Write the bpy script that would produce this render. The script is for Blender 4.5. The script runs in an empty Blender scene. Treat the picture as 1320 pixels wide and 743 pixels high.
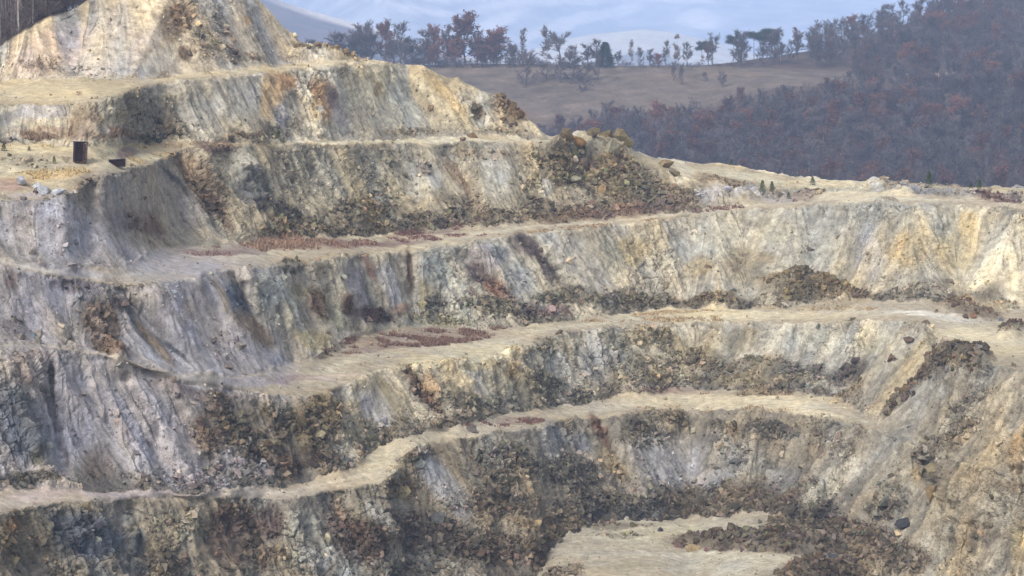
import bpy, math, random
import numpy as np
random.seed(7)
rng = np.random.default_rng(11)
SC = bpy.context.scene
COL = SC.collection

# ------------------------------------------------------------------ camera
W, H, F = 1320.0, 743.0, 3300.0            # photograph frame and focal length, in photograph pixels
YH = -60.0                                 # where the level horizon lies, above the frame
PITCH = math.atan((H / 2 - YH) / F)
CP, SP = math.cos(PITCH), math.sin(PITCH)
cam_d = bpy.data.cameras.new('camera')
cam = bpy.data.objects.new('camera', cam_d)
COL.objects.link(cam)
cam.location = (0, 0, 0)
cam.rotation_euler = (math.pi / 2 - PITCH, 0, 0)
cam_d.sensor_width = 36.0
cam_d.lens = F / W * 36.0
cam_d.clip_start = 1.0
cam_d.clip_end = 40000.0
SC.camera = cam

# ------------------------------------------------------------------ light
SUN_EL, SUN_AZ = 45.0, -148.0               # degrees; azimuth from +Y towards +X (negative = left)
wd = bpy.data.worlds.new('World')
SC.world = wd
wd.use_nodes = True
nt = wd.node_tree
bg = nt.nodes['Background']
sky = nt.nodes.new('ShaderNodeTexSky')
sky.sky_type = 'NISHITA'
sky.sun_disc = False
sky.sun_elevation = math.radians(SUN_EL)
sky.sun_rotation = math.radians(SUN_AZ)
sky.air_density = 1.0
sky.dust_density = 2.5
hs = nt.nodes.new('ShaderNodeHueSaturation')                # thin high cloud greys the blue
hs.inputs['Saturation'].default_value = 0.32
nt.links.new(sky.outputs[0], hs.inputs['Color'])
nt.links.new(hs.outputs[0], bg.inputs[0])
bg.inputs[1].default_value = 0.115
sd = bpy.data.lights.new('sun', 'SUN')
sd.energy = 1.5
sd.angle = math.radians(16)
sd.color = (1.0, 0.965, 0.915)
sun = bpy.data.objects.new('sun', sd)
COL.objects.link(sun)
_az, _el = math.radians(SUN_AZ), math.radians(SUN_EL)
from mathutils import Vector, Matrix
_to = Vector((math.sin(_az) * math.cos(_el), math.cos(_az) * math.cos(_el), math.sin(_el)))
sun.rotation_euler = _to.to_track_quat('Z', 'Y').to_euler()

vs = SC.view_settings
vs.view_transform = 'Standard'
vs.look = 'None'
vs.exposure = 1.25
vs.gamma = 1.0
vs.use_curve_mapping = False
SC.cycles.volume_bounces = 3
SC.cycles.max_bounces = 5
SC.cycles.diffuse_bounces = 2
SC.cycles.use_denoising = True

# ------------------------------------------------------------------ helpers
def lin(c):
    c = np.asarray(c, dtype=np.float64) / 255.0
    return np.where(c <= 0.04045, c / 12.92, ((c + 0.055) / 1.055) ** 2.4)

def tag(o, label=None, cat=None, group=None, kind=None):
    if label: o['label'] = label
    if cat: o['category'] = cat
    if group: o['group'] = group
    if kind: o['kind'] = kind
    return o

def qslope(y):
    """fall per metre of ground distance along the sight line of row y"""
    a, b = F * CP + (H / 2 - y) * SP, F * SP - (H / 2 - y) * CP
    return b / a

def unproj(x, y, D):
    """point at ground distance D (along +Y) seen at photograph pixel x, y"""
    x = np.asarray(x, float); y = np.asarray(y, float)
    s = D / (F * CP + (H / 2 - y) * SP)
    return np.stack([s * (x - W / 2), D + 0 * s, -D * qslope(y)], -1)

def to_px(P):
    P = np.asarray(P, float)
    d = P[..., 1] * CP - P[..., 2] * SP
    u = P[..., 1] * SP + P[..., 2] * CP
    return W / 2 + F * P[..., 0] / d, H / 2 - F * u / d

def sm(a, b, x):
    t = np.clip((np.asarray(x, float) - a) / (b - a), 0, 1)
    return t * t * (3 - 2 * t)

def _h(ix, iy, iz, seed):
    h = (ix.astype(np.uint32) * np.uint32(374761393) + iy.astype(np.uint32) * np.uint32(668265263)
         + iz.astype(np.uint32) * np.uint32(2147483647 - 17) + np.uint32(seed * 1274126177 & 0xffffffff))
    h = (h ^ (h >> np.uint32(13))) * np.uint32(1274126177)
    h = (h ^ (h >> np.uint32(16))) * np.uint32(2246822519)
    return h ^ (h >> np.uint32(15))

def vnoise(p, seed=0):
    i = np.floor(p).astype(np.int64)
    f = (p - i).astype(np.float32)
    f = f * f * f * (f * (f * 6 - 15) + 10)
    out = 0
    for dx in (0, 1):
        wx = f[..., 0] if dx else 1 - f[..., 0]
        for dy in (0, 1):
            wy = f[..., 1] if dy else 1 - f[..., 1]
            for dz in (0, 1):
                wz = f[..., 2] if dz else 1 - f[..., 2]
                h = _h(i[..., 0] + dx, i[..., 1] + dy, i[..., 2] + dz, seed)
                out = out + wx * wy * wz * (h.astype(np.float32) / np.float32(4294967295.0))
    return out * 2 - 1

ROT = np.array([[0.36, 0.48, -0.8], [-0.8, 0.6, 0.0], [0.48, 0.64, 0.6]])
def fbm(p, octv=4, seed=0, gain=0.5, ridged=False):
    a, s, tot = 1.0, 0, 0
    for k in range(octv):
        n = vnoise(p, seed + k * 13)
        if ridged: n = 1 - 2 * np.abs(n)
        s = s + a * n; tot += a
        a *= gain; p = (p @ ROT) * 2.03 + 17.3
    return s / tot

def worley(p, seed=0):
    """F1, F2 and the hash of the nearest cell"""
    i = np.floor(p).astype(np.int64); f = p - i
    d1 = np.full(p.shape[:-1], 9.0, np.float32); d2 = d1.copy(); hid = np.zeros(p.shape[:-1], np.uint32)
    for dx in (-1, 0, 1):
        for dy in (-1, 0, 1):
            for dz in (-1, 0, 1):
                h = _h(i[..., 0] + dx, i[..., 1] + dy, i[..., 2] + dz, seed)
                ox = (h & np.uint32(1023)).astype(np.float32) / 1023
                oy = ((h >> np.uint32(10)) & np.uint32(1023)).astype(np.float32) / 1023
                oz = ((h >> np.uint32(20)) & np.uint32(1023)).astype(np.float32) / 1023
                d = np.sqrt((dx + ox - f[..., 0]) ** 2 + (dy + oy - f[..., 1]) ** 2 + (dz + oz - f[..., 2]) ** 2)
                near = d < d1
                d2 = np.where(near, d1, np.minimum(d2, d))
                hid = np.where(near, h, hid)
                d1 = np.where(near, d, d1)
    return d1, d2, hid

def mesh_np(name, V, faces, mat=None, col=None, smooth=False, parent=None, link=True, mat_idx=None):
    """one mesh object from numpy vertices and an (n, 3|4) face array (or a list of both)"""
    me = bpy.data.meshes.new(name)
    fl = faces if isinstance(faces, list) else [faces]
    fl = [f for f in fl if len(f)]
    nl = sum(f.size for f in fl); nf = sum(len(f) for f in fl)
    me.vertices.add(len(V)); me.loops.add(nl); me.polygons.add(nf)
    me.vertices.foreach_set('co', np.ascontiguousarray(V, np.float32).ravel())
    me.loops.foreach_set('vertex_index', np.concatenate([f.ravel() for f in fl]).astype(np.int32))
    tot = np.concatenate([np.full(len(f), f.shape[1]) for f in fl]).astype(np.int32)
    me.polygons.foreach_set('loop_start', np.concatenate([[0], np.cumsum(tot)[:-1]]).astype(np.int32))
    me.polygons.foreach_set('loop_total', tot)
    me.polygons.foreach_set('use_smooth', np.full(nf, smooth))
    if mat_idx is not None: me.polygons.foreach_set('material_index', np.asarray(mat_idx, np.int32))
    if col is not None:
        a = me.color_attributes.new('Col', 'FLOAT_COLOR', 'POINT')
        c = np.ones((len(V), 4), np.float32); c[:, :3] = col
        a.data.foreach_set('color', c.ravel())
    me.update(calc_edges=True)
    for m in (mat if isinstance(mat, (list, tuple)) else [mat]):
        if m: me.materials.append(m)
    o = bpy.data.objects.new(name, me)
    if link: COL.objects.link(o)
    if parent: o.parent = parent
    return o

# ------------------------------------------------------------------ materials
def new_mat(name):
    m = bpy.data.materials.new(name); m.use_nodes = True
    n = m.node_tree.nodes; l = m.node_tree.links
    b = n['Principled BSDF']; b.inputs['Roughness'].default_value = 0.95
    b.inputs['Specular IOR Level'].default_value = 0.115
    return m, n, l, b

def ground_mat(name, s1=0.9, s2=6.0, amt=0.55, bump=0.45, dist=0.4):
    """colour of the ground from its baked rock colour, broken up by grit; rough bump"""
    m, n, l, b = new_mat(name)
    at = n.new('ShaderNodeAttribute'); at.attribute_name = 'Col'
    tc = n.new('ShaderNodeTexCoord')
    n1 = n.new('ShaderNodeTexNoise'); n1.inputs['Scale'].default_value = s1; n1.inputs['Detail'].default_value = 8; n1.inputs['Roughness'].default_value = 0.7
    n2 = n.new('ShaderNodeTexNoise'); n2.inputs['Scale'].default_value = s2; n2.inputs['Detail'].default_value = 5; n2.inputs['Roughness'].default_value = 0.75
    for q in (n1, n2): l.new(tc.outputs['Object'], q.inputs['Vector'])
    r1 = n.new('ShaderNodeMapRange'); r1.inputs[1].default_value = 0.28; r1.inputs[2].default_value = 0.72
    r1.inputs[3].default_value = 1 - amt; r1.inputs[4].default_value = 1 + amt
    l.new(n1.outputs[0], r1.inputs[0])
    r2 = n.new('ShaderNodeMapRange'); r2.inputs[1].default_value = 0.3; r2.inputs[2].default_value = 0.7
    r2.inputs[3].default_value = 1 - amt * 0.7; r2.inputs[4].default_value = 1 + amt * 0.7
    l.new(n2.outputs[0], r2.inputs[0])
    mu = n.new('ShaderNodeMath'); mu.operation = 'MULTIPLY'
    l.new(r1.outputs[0], mu.inputs[0]); l.new(r2.outputs[0], mu.inputs[1])
    vm = n.new('ShaderNodeVectorMath'); vm.operation = 'SCALE'
    l.new(at.outputs['Color'], vm.inputs[0]); l.new(mu.outputs[0], vm.inputs['Scale'])
    l.new(vm.outputs[0], b.inputs['Base Color'])
    bp = n.new('ShaderNodeBump'); bp.inputs['Strength'].default_value = bump; bp.inputs['Distance'].default_value = dist
    ad = n.new('ShaderNodeMath'); ad.operation = 'ADD'
    l.new(n1.outputs[0], ad.inputs[0]); l.new(n2.outputs[0], ad.inputs[1])
    l.new(ad.outputs[0], bp.inputs['Height']); l.new(bp.outputs[0], b.inputs['Normal'])
    return m

def attr_mat(name, s=2.0, amt=0.25, rough=0.9):
    m, n, l, b = new_mat(name); b.inputs['Roughness'].default_value = rough
    at = n.new('ShaderNodeAttribute'); at.attribute_name = 'Col'
    tc = n.new('ShaderNodeTexCoord')
    n1 = n.new('ShaderNodeTexNoise'); n1.inputs['Scale'].default_value = s; n1.inputs['Detail'].default_value = 5
    l.new(tc.outputs['Object'], n1.inputs['Vector'])
    r1 = n.new('ShaderNodeMapRange'); r1.inputs[1].default_value = 0.3; r1.inputs[2].default_value = 0.7
    r1.inputs[3].default_value = 1 - amt; r1.inputs[4].default_value = 1 + amt
    l.new(n1.outputs[0], r1.inputs[0])
    vm = n.new('ShaderNodeVectorMath'); vm.operation = 'SCALE'
    l.new(at.outputs['Color'], vm.inputs[0]); l.new(r1.outputs[0], vm.inputs['Scale'])
    l.new(vm.outputs[0], b.inputs['Base Color'])
    return m

def noise_mat(name, c1, c2, s=2.0, rough=0.9, spread=(0.35, 0.65), vary=0.0, bump=0.0):
    m, n, l, b = new_mat(name); b.inputs['Roughness'].default_value = rough
    tc = n.new('ShaderNodeTexCoord')
    n1 = n.new('ShaderNodeTexNoise'); n1.inputs['Scale'].default_value = s; n1.inputs['Detail'].default_value = 6
    l.new(tc.outputs['Object'], n1.inputs['Vector'])
    cr = n.new('ShaderNodeValToRGB')
    cr.color_ramp.elements[0].position, cr.color_ramp.elements[1].position = spread
    cr.color_ramp.elements[0].color = (*c1, 1); cr.color_ramp.elements[1].color = (*c2, 1)
    l.new(n1.outputs[0], cr.inputs[0])
    out = cr.outputs[0]
    if vary:
        oi = n.new('ShaderNodeObjectInfo')
        mr = n.new('ShaderNodeMapRange'); mr.inputs[3].default_value = 1 - vary; mr.inputs[4].default_value = 1 + vary
        l.new(oi.outputs['Random'], mr.inputs[0])
        vm = n.new('ShaderNodeVectorMath'); vm.operation = 'SCALE'
        l.new(out, vm.inputs[0]); l.new(mr.outputs[0], vm.inputs['Scale']); out = vm.outputs[0]
    l.new(out, b.inputs['Base Color'])
    if bump:
        bp = n.new('ShaderNodeBump'); bp.inputs['Strength'].default_value = bump; bp.inputs['Distance'].default_value = 0.2
        l.new(n1.outputs[0], bp.inputs['Height']); l.new(bp.outputs[0], b.inputs['Normal'])
    return m
# ------------------------------------------------------------------ the pit: crest and toe of every terrace
# Each line is a crest or a toe as it is sighted from the camera station; its level and its distance are
# solved below from the slope of the faces and the levelness of the terraces.
LN = [
 # 0 front edge of the sheet
 [(-70, 850), (1390, 850)],
 # 1 toe of the lowest face, at the pit floor
 [(-70, 805), (300, 800), (520, 800), (620, 786), (676, 762), (694, 738), (702, 712), (724, 688), (780, 673), (860, 664), (950, 660), (1010, 664), (1060, 684), (1090, 712), (1125, 770), (1180, 812), (1390, 830)],
 # 2 crest A
 [(-70, 672), (0, 662), (60, 651), (130, 646), (200, 643), (300, 643), (380, 643), (420, 634), (480, 626), (506, 613), (512, 592), (530, 579), (565, 570), (620, 563), (690, 553), (740, 540), (790, 535), (850, 531), (900, 527), (960, 528), (1020, 532), (1070, 540), (1110, 551), (1140, 558), (1200, 580), (1260, 600), (1320, 622), (1390, 645)],
 # 3 toe A
 [(-70, 645), (0, 632), (60, 628), (150, 629), (250, 631), (350, 629), (400, 619), (440, 607), (475, 580), (500, 565), (540, 555), (580, 547), (630, 537), (700, 528), (760, 517), (820, 508), (880, 503), (960, 503), (1040, 506), (1080, 513), (1110, 536), (1140, 556), (1200, 579), (1260, 599), (1320, 621), (1390, 644)],
 # 4 crest B
 [(-70, 440), (0, 447), (70, 451), (140, 461), (190, 480), (250, 496), (320, 507), (390, 510), (430, 504), (455, 491), (480, 479), (540, 472), (610, 464), (680, 447), (730, 429), (800, 420), (900, 416), (1000, 418), (1100, 414), (1170, 414), (1195, 420), (1210, 435), (1240, 460), (1290, 472), (1320, 480), (1390, 500)],
 # 5 toe B
 [(-70, 434), (0, 441), (70, 446), (140, 455), (190, 468), (240, 478), (300, 484), (350, 476), (400, 465), (430, 452), (470, 436), (510, 424), (560, 424), (620, 425), (660, 420), (740, 410), (800, 404), (880, 398), (960, 394), (1060, 393), (1150, 388), (1230, 388), (1300, 398), (1390, 410)],
 # 6 crest C
 [(-70, 330), (0, 340), (60, 356), (130, 368), (170, 371), (230, 363), (280, 350), (330, 348), (380, 342), (430, 331), (520, 326), (590, 315), (640, 305), (720, 298), (820, 287), (900, 278), (980, 268), (1050, 263), (1140, 261), (1220, 263), (1300, 268), (1390, 275)],
 # 7 toe C
 [(-70, 324), (0, 334), (80, 347), (140, 346), (175, 332), (200, 321), (260, 316), (330, 310), (400, 306), (460, 302), (560, 298), (640, 291), (720, 287), (820, 277), (900, 269), (960, 262), (1010, 256), (1060, 248), (1110, 243), (1160, 246), (1240, 254), (1320, 262), (1390, 268)],
 # 8 crest D
 [(-70, 265), (0, 262), (50, 259), (85, 254), (100, 243), (115, 232), (150, 224), (185, 216), (210, 205), (235, 194), (280, 190), (350, 189), (430, 187), (520, 185), (600, 184), (680, 185), (720, 187), (760, 189), (800, 198), (840, 215), (880, 229), (950, 236), (1000, 241), (1060, 242), (1110, 240), (1160, 242), (1240, 250), (1320, 257), (1390, 262)],
 # 9 toe D (east of x=705 the skyline)
 [(-70, 182), (0, 184), (80, 186), (180, 187), (250, 186), (330, 183), (420, 181), (520, 178), (600, 178), (660, 179), (700, 180), (740, 182), (770, 180), (795, 184), (815, 197), (840, 203), (860, 206), (880, 209), (910, 211), (940, 217), (960, 221), (985, 222), (1010, 228), (1040, 230), (1060, 232), (1090, 234), (1130, 233), (1160, 236), (1200, 237), (1240, 240), (1290, 240), (1320, 243), (1390, 246)],
 # 10 crest E
 [(-70, 140), (0, 137), (60, 134), (120, 131), (150, 126), (175, 116), (210, 108), (260, 102), (300, 98), (350, 94), (400, 88), (450, 84.5), (500, 83), (530, 86), (550, 92), (580, 101), (610, 113), (640, 128), (665, 145), (690, 163), (703, 178), (740, 182), (770, 180), (795, 184), (815, 197), (840, 203), (860, 206), (880, 209), (910, 211), (940, 217), (960, 221), (985, 222), (1010, 228), (1040, 230), (1060, 232), (1090, 234), (1130, 233), (1160, 236), (1200, 237), (1240, 240), (1290, 240), (1320, 243), (1390, 246)],
 # 11 toe E
 [(-70, 108), (0, 105), (60, 104), (130, 103), (180, 100), (230, 97), (280, 93), (330, 87), (380, 82), (440, 79), (480, 81), (520, 83.5), (530, 85.5), (550, 91.7), (1390, 91.7)],
 # 12 skyline of the spoil mound
 [(-70, 95), (-20, 78), (0, 62), (20, 50), (40, 39), (75, 20), (105, 8), (130, -12), (170, -32), (240, -45), (290, -32), (325, -6), (345, 13), (365, 34), (385, 53), (410, 65), (440, 72.5), (470, 79), (500, 81.7), (520, 83), (530, 85.2), (1390, 85.2)],
]
NL = len(LN)
X0, X1 = -70.0, 1390.0

def line_y(xs):
    L = np.stack([np.interp(xs, [p[0] for p in l], [p[1] for p in l]) for l in LN])
    for k in range(1, NL):
        if k >= 11: L[k] = np.where(xs > 548, L[k - 1] - 0.05, L[k])
        L[k] = np.minimum(L[k], L[k - 1] - 0.05)
    return L

# solve the levels on coarse columns
cx = np.arange(X0, X1 + 1, 20.0)
NC = len(cx)
Lc = line_y(cx)
Q = qslope(Lc)
def curve(pts): return np.interp(cx, [p[0] for p in pts], [p[1] for p in pts])
COT = {1: curve([(0, 1.0), (600, 1.05), (1000, 1.15), (1100, 1.2), (1390, 1.1)]),
       3: curve([(0, 0.9), (500, 1.0), (900, 1.15), (1100, 1.6), (1150, 1.6), (1250, 1.15), (1390, 1.1)]),
       5: curve([(0, 1.05), (400, 1.0), (900, 1.05), (1390, 1.0)]),
       7: curve([(0, 1.0), (700, 1.15), (850, 1.8), (950, 3.0), (1390, 3.0)]),
       9: curve([(0, 0.9), (690, 1.2), (1390, 1.2)]),
       11: curve([(0, 1.35), (1390, 1.35)])}
RISE = {0: 0.0 * cx, 2: curve([(0, 0.2), (480, 1.5), (540, 1.0), (700, .4), (1390, 0.2)]), 4: curve([(0, 0.1), (330, 1.5), (450, 1.5), (600, 0.5), (1390, 0.1)]),
        6: curve([(0, 0.3), (150, 2.0), (300, 1.0), (1390, 0.2)]),
        8: curve([(-70, 4.8), (60, 4.5), (110, 3.2), (160, 2.0), (220, 0.4), (700, 0.2), (800, .5), (900, .9), (1000, .5), (1060, .35), (1390, 0.6)]),
        10: curve([(-70, 1.6), (100, 1.3), (200, .5), (300, 0.3), (510, .05), (550, 0), (1390, 0.0)])}
# the western terraces fall gently eastward (metres per 20 px column)
TILT = {k: ([-0.62, -0.5, -.1, 0] if 2 <= k <= 5 else [-0.45, -0.4, -.1, 0] if k in (6, 7) else [-.15, -.12, 0, 0] if k in (8,) else [0, 0, 0, 0]) for k in range(NL)}
rows_i, cols_i, vals, rhs = [], [], [], []
def eq(terms, b):
    r = len(rhs); rhs.append(b)
    for k, j, v in terms: rows_i.append(r); cols_i.append(k * NC + j); vals.append(v)
for k in range(NL):
    for j in range(NC - 1):                                       # terraces stay level from column to column
        w = 0.7 if k in (2, 3, 4, 5, 6, 7) else 0.45
        tl = np.interp(cx[j], [-70, 330, 420, 1390], TILT[k])
        if k == 12: eq([(k, j + 1, 0.12), (k, j, -0.12)], 0); continue
        eq([(k, j + 1, -w * Q[k, j + 1]), (k, j, w * Q[k, j])], w * tl)
for k in range(NL - 1):
    for j in range(NC):
        if k in COT:
            c = COT[k][j] * (1.22 if k < 9 else 1.1); w = 0.35
            eq([(k + 1, j, w * (1 + c * Q[k + 1, j])), (k, j, -w * (1 + c * Q[k, j]))], 0)
        else:
            w = 0.9
            eq([(k + 1, j, -w * Q[k + 1, j]), (k, j, w * Q[k, j])], w * RISE[k][j])
            eq([(k + 1, j, 0.02), (k, j, -0.02)], 0.02 * 6)
ja = int(np.argmin(abs(cx - 900)))
eq([(2, ja, 50.0)], 50 * 338.0)
A = np.zeros((len(rhs), NL * NC)); np.add.at(A, (rows_i, cols_i), vals)
Dc = np.linalg.lstsq(A, np.array(rhs), rcond=None)[0].reshape(NL, NC)
Zc = -Dc * Q
if __import__('os').environ.get('PITDBG'):
    for k in range(NL):
        print(k, 'D', np.round(Dc[k, 2::7], 0), 'z', np.round(Zc[k, 2::7], 1))
    for k in COT: print('face', k, 'cot', np.round(((Dc[k + 1] - Dc[k]) / (Zc[k + 1] - Zc[k] + 1e-6))[2::7], 2))

# ------------------------------------------------------------------ the fine sheet
xs = np.arange(X0, X1 + .01, 1.25)
NX = len(xs)
L = line_y(xs)
def gs(a, s):
    k = np.arange(-int(3 * s), int(3 * s) + 1); w = np.exp(-k * k / (2 * s * s)); w /= w.sum()
    p = np.pad(a, ((0, 0), (len(k) // 2, len(k) // 2)), mode='edge')
    return np.stack([np.convolve(r, w, 'valid') for r in p])
L = gs(L, 3.0)
wob = np.stack([np.interp(xs, np.arange(X0 - 20, X1 + 40, st), rng.normal(0, 1, len(np.arange(X0 - 20, X1 + 40, st)))) for st in np.repeat([17.0], NL)])
wob2 = np.stack([np.interp(xs, np.arange(X0 - 20, X1 + 40, 6.0), rng.normal(0, 1, len(np.arange(X0 - 20, X1 + 40, 6.0)))) for _ in range(NL)])
amp = np.array([0, 5, 2.0, 2.2, 2.0, 2.2, 1.4, 1.6, 1.8, .7, .9, .7, 1.6])[:, None]
wob = gs(wob, 6.0)
wob3 = gs(np.stack([np.interp(xs, np.arange(X0 - 60, X1 + 90, 42.0), rng.normal(0, 1, len(np.arange(X0 - 60, X1 + 90, 42.0)))) for _ in range(NL)]), 10.0)
fanamp = np.array([0, 5, .8, 3.0, .8, 3.2, .6, 2.4, .8, 1.2, .4, .5, .8])[:, None]
L = L + amp * wob * 0.4 + fanamp * wob3
for k in range(1, NL): L[k] = np.minimum(L[k], L[k - 1] - 0.02)
Zl = np.stack([np.interp(xs, cx, Zc[k]) for k in range(NL)])
Zl = gs(Zl, 6.0)
Dl = -Zl / qslope(L)
Dl[12] = gs(np.interp(xs, cx, Dc[12])[None], 16.0)[0]
Dl = gs(Dl, 2.0)
for k in range(1, NL): Dl[k] = np.maximum(Dl[k], Dl[k - 1] + 0.02)

YB = 800.0
R = 700
r = np.arange(R + 1) / R
Y = YB + (L[-1][None, :] - YB) * r[:, None]                        # (R+1, NX) sight rows
X = np.broadcast_to(xs[None, :], Y.shape)
IV = np.zeros(Y.shape, np.int32)
T = np.zeros(Y.shape)
D = np.zeros(Y.shape)
for k in range(NL - 1):
    m = (Y <= L[k][None]) & (Y > L[k + 1][None] - (1e-6 if k < NL - 2 else 1))
    t = np.clip((L[k][None] - Y) / np.maximum(L[k][None] - L[k + 1][None], 1e-3), 0, 1)
    IV[m] = k; T[m] = t[m]
    if k % 2 == 1:
        e = np.interp(xs, np.arange(X0 - 200, X1 + 400, 200.0), rng.uniform(0.7, 0.9, len(np.arange(X0 - 200, X1 + 400, 200.0))))[None]
        e = e - 0.22 * sm(420, 200, xs)[None] * (k in (3, 5, 7))
        if k == 11: e = e * 0 + 0.95
        g = t ** e
    else:
        g = None
    if g is not None:
        d = Dl[k][None] + (Dl[k + 1] - Dl[k])[None] * g
    else:                                                          # level terrace: interpolate height
        z = Zl[k][None] + (Zl[k + 1] - Zl[k])[None] * t
        d = -z / qslope(Y)
    D[m] = d[m]
def blur_rows(a, n):
    for _ in range(n):
        b = a.copy(); b[1:-1] = (a[:-2] + 2 * a[1:-1] + a[2:]) / 4; a = b
    return a
def blur2(a, n):
    for _ in range(n):
        b = a.copy(); b[1:-1] = (a[:-2] + 2 * a[1:-1] + a[2:]) / 4; a = b
        b = a.copy(); b[:, 1:-1] = (a[:, :-2] + 2 * a[:, 1:-1] + a[:, 2:]) / 4; a = b
    return a

def spur(x0, y0, x1, y1, w, amt):
    """a buttress (or, negative, a gully) that runs down a face: the rock stands nearer by amt metres along its axis"""
    global D
    lo, hi = min(x0, x1) - 3 * w, max(x0, x1) + 3 * w
    j0, j1 = np.searchsorted(xs, [lo, hi]); sl = (slice(None), slice(j0, j1))
    vx, vy = x1 - x0, y1 - y0; n2 = vx * vx + vy * vy
    t = ((X[sl] - x0) * vx + (Y[sl] - y0) * vy) / n2
    dx = (X[sl] - x0 - np.clip(t, 0, 1) * vx) / w; dy = (Y[sl] - y0 - np.clip(t, 0, 1) * vy) / w
    q = np.sqrt(dx * dx + dy * dy)
    D[sl] -= amt * np.clip(1 - q / 2.2, 0, 1) ** 1.5 * np.minimum(1, np.where(amt > 0, 1.0, 1.0))
for s_ in ((222, -12, 172, 96, 40, 4.5), (285, -5, 330, 70, 16, 1.5), (405, 98, 412, 172, 16, 1.6), (380, 100, 384, 170, 9, -1.2), (545, 98, 590, 170, 18, 1.8), (520, 95, 560, 170, 9, -1.0), (470, 95, 490, 172, 22, 1.0), (290, 105, 325, 170, 10, 1.0), (210, 115, 250, 175, 14, -1.6), (170, 122, 200, 178, 16, 1.2),
           (318, 205, 335, 290, 16, 2.2), (295, 200, 285, 285, 14, -1.8), (232, 205, 290, 300, 9, -1.8), (255, 200, 310, 300, 14, 1.6), (180, 225, 225, 300, 16, 1.4), (205, 222, 262, 305, 8, -1.2), (120, 245, 175, 305, 12, -1.2), (440, 200, 470, 280, 18, 1.2), (540, 195, 560, 280, 20, 1.8), (585, 192, 612, 280, 9, -1.6), (645, 195, 665, 270, 18, 1.6), (610, 192, 635, 275, 12, .8),
           (60, 275, 170, 335, 14, 1.2), (110, 385, 150, 455, 18, 2.2), (80, 375, 95, 440, 10, -1.4), (165, 390, 235, 470, 10, -2.2), (200, 375, 270, 470, 18, 1.8), (260, 362, 350, 470, 16, 1.4), (298, 358, 345, 450, 9, -3.0), (280, 360, 310, 420, 8, 1.2), (330, 355, 400, 455, 20, 2.2), (412, 360, 440, 440, 9, -2.2), (440, 345, 470, 425, 14, 1.6), (470, 340, 500, 420, 9, -1.2), (495, 340, 515, 415, 12, 1.4), (527, 335, 532, 415, 8, -2.0), (555, 340, 605, 415, 20, 2.6),
           (600, 335, 650, 390, 9, -1.6), (630, 325, 690, 390, 18, 1.4), (675, 312, 735, 375, 9, -1.8), (705, 310, 775, 380, 16, 1.4), (800, 305, 810, 370, 20, 1.0), (960, 290, 965, 370, 16, -1.0), (1085, 275, 1092, 380, 7, -1.0), (1130, 280, 1125, 375, 18, .8), (1165, 275, 1150, 360, 14, 1.0), (1235, 280, 1180, 370, 10, -1.0), (1310, 290, 1270, 380, 14, 1.6),
           (70, 460, 150, 600, 12, 1.2), (10, 480, 60, 620, 20, 2.2), (62, 480, 80, 610, 8, -2.0), (130, 480, 200, 620, 14, 1.3), (180, 500, 250, 620, 14, 1.6), (230, 510, 310, 625, 16, 1.5), (160, 490, 220, 610, 7, -1.2), (215, 510, 285, 630, 7, -1.2), (330, 525, 380, 620, 16, -1.6), (400, 525, 440, 600, 14, 1.6), (470, 490, 520, 562, 16, 3.0), (525, 482, 575, 550, 8, -2.4), (560, 480, 590, 540, 14, 2.0), (610, 472, 640, 535, 12, -1.4), (640, 465, 690, 525, 16, 1.4),
           (705, 445, 745, 515, 14, 1.8), (750, 435, 790, 505, 9, -1.4), (775, 430, 820, 495, 14, 1.2), (1075, 425, 1070, 475, 12, 1.0),
           (100, 660, 110, 735, 26, 2.2), (20, 670, 80, 770, 12, -2.0), (170, 660, 190, 740, 12, -2.0), (240, 655, 260, 750, 18, 1.6), (310, 655, 340, 760, 12, -1.4), (375, 655, 415, 760, 18, 2.6), (430, 645, 485, 750, 10, -2.2), (535, 580, 605, 680, 20, 3.4), (500, 620, 560, 740, 16, 1.6), (600, 570, 655, 650, 10, -1.8), (700, 552, 745, 640, 18, 2.6), (770, 548, 800, 620, 9, -2.4), (800, 545, 830, 630, 16, 1.4), (870, 560, 880, 640, 34, -2.2), (960, 545, 965, 620, 12, 1.0), (1095, 570, 1040, 660, 16, 3.0), (1055, 560, 1050, 610, 9, 1.2),
           (1190, 500, 1110, 660, 16, 1.6), (1270, 490, 1170, 650, 14, -1.6), (1300, 510, 1210, 640, 16, 1.6), (1190, 595, 1222, 655, 8, -3.0), (1225, 630, 1228, 690, 12, 2.0), (1316, 560, 1300, 640, 14, 2.4), (1265, 660, 1262, 730, 12, 1.8), (1250, 680, 1240, 740, 6, -2.0), (1318, 670, 1290, 760, 16, 2.0), (1165, 615, 1150, 680, 14, 1.6)):
    spur(*s_)
D = blur2(D, 3)
# at the west end the middle terraces are half buried: their edges fade into the scree
_soft = blur2(D, 90)
def fade(k, x0, x1, up, dn):
    return sm(x1, x0, X) * sm(-dn, 0, L[k + 1][None] - Y + 6) * sm(-dn, 0, Y - L[k][None] + up) if False else sm(x1, x0, X) * np.exp(-((Y - (L[k][None] + L[k + 1][None]) / 2) / up) ** 4)
_w = np.clip(fade(6, 190, 260, 34, 8) + 0.8 * fade(4, 110, 200, 22, 8), 0, 1)
D = D * (1 - _w) + _soft * _w
D = blur2(D, 1)
P = unproj(X, Y, D)
FACE = (IV % 2 == 1).astype(np.float32)
FACE = blur2(FACE, 3)

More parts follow.
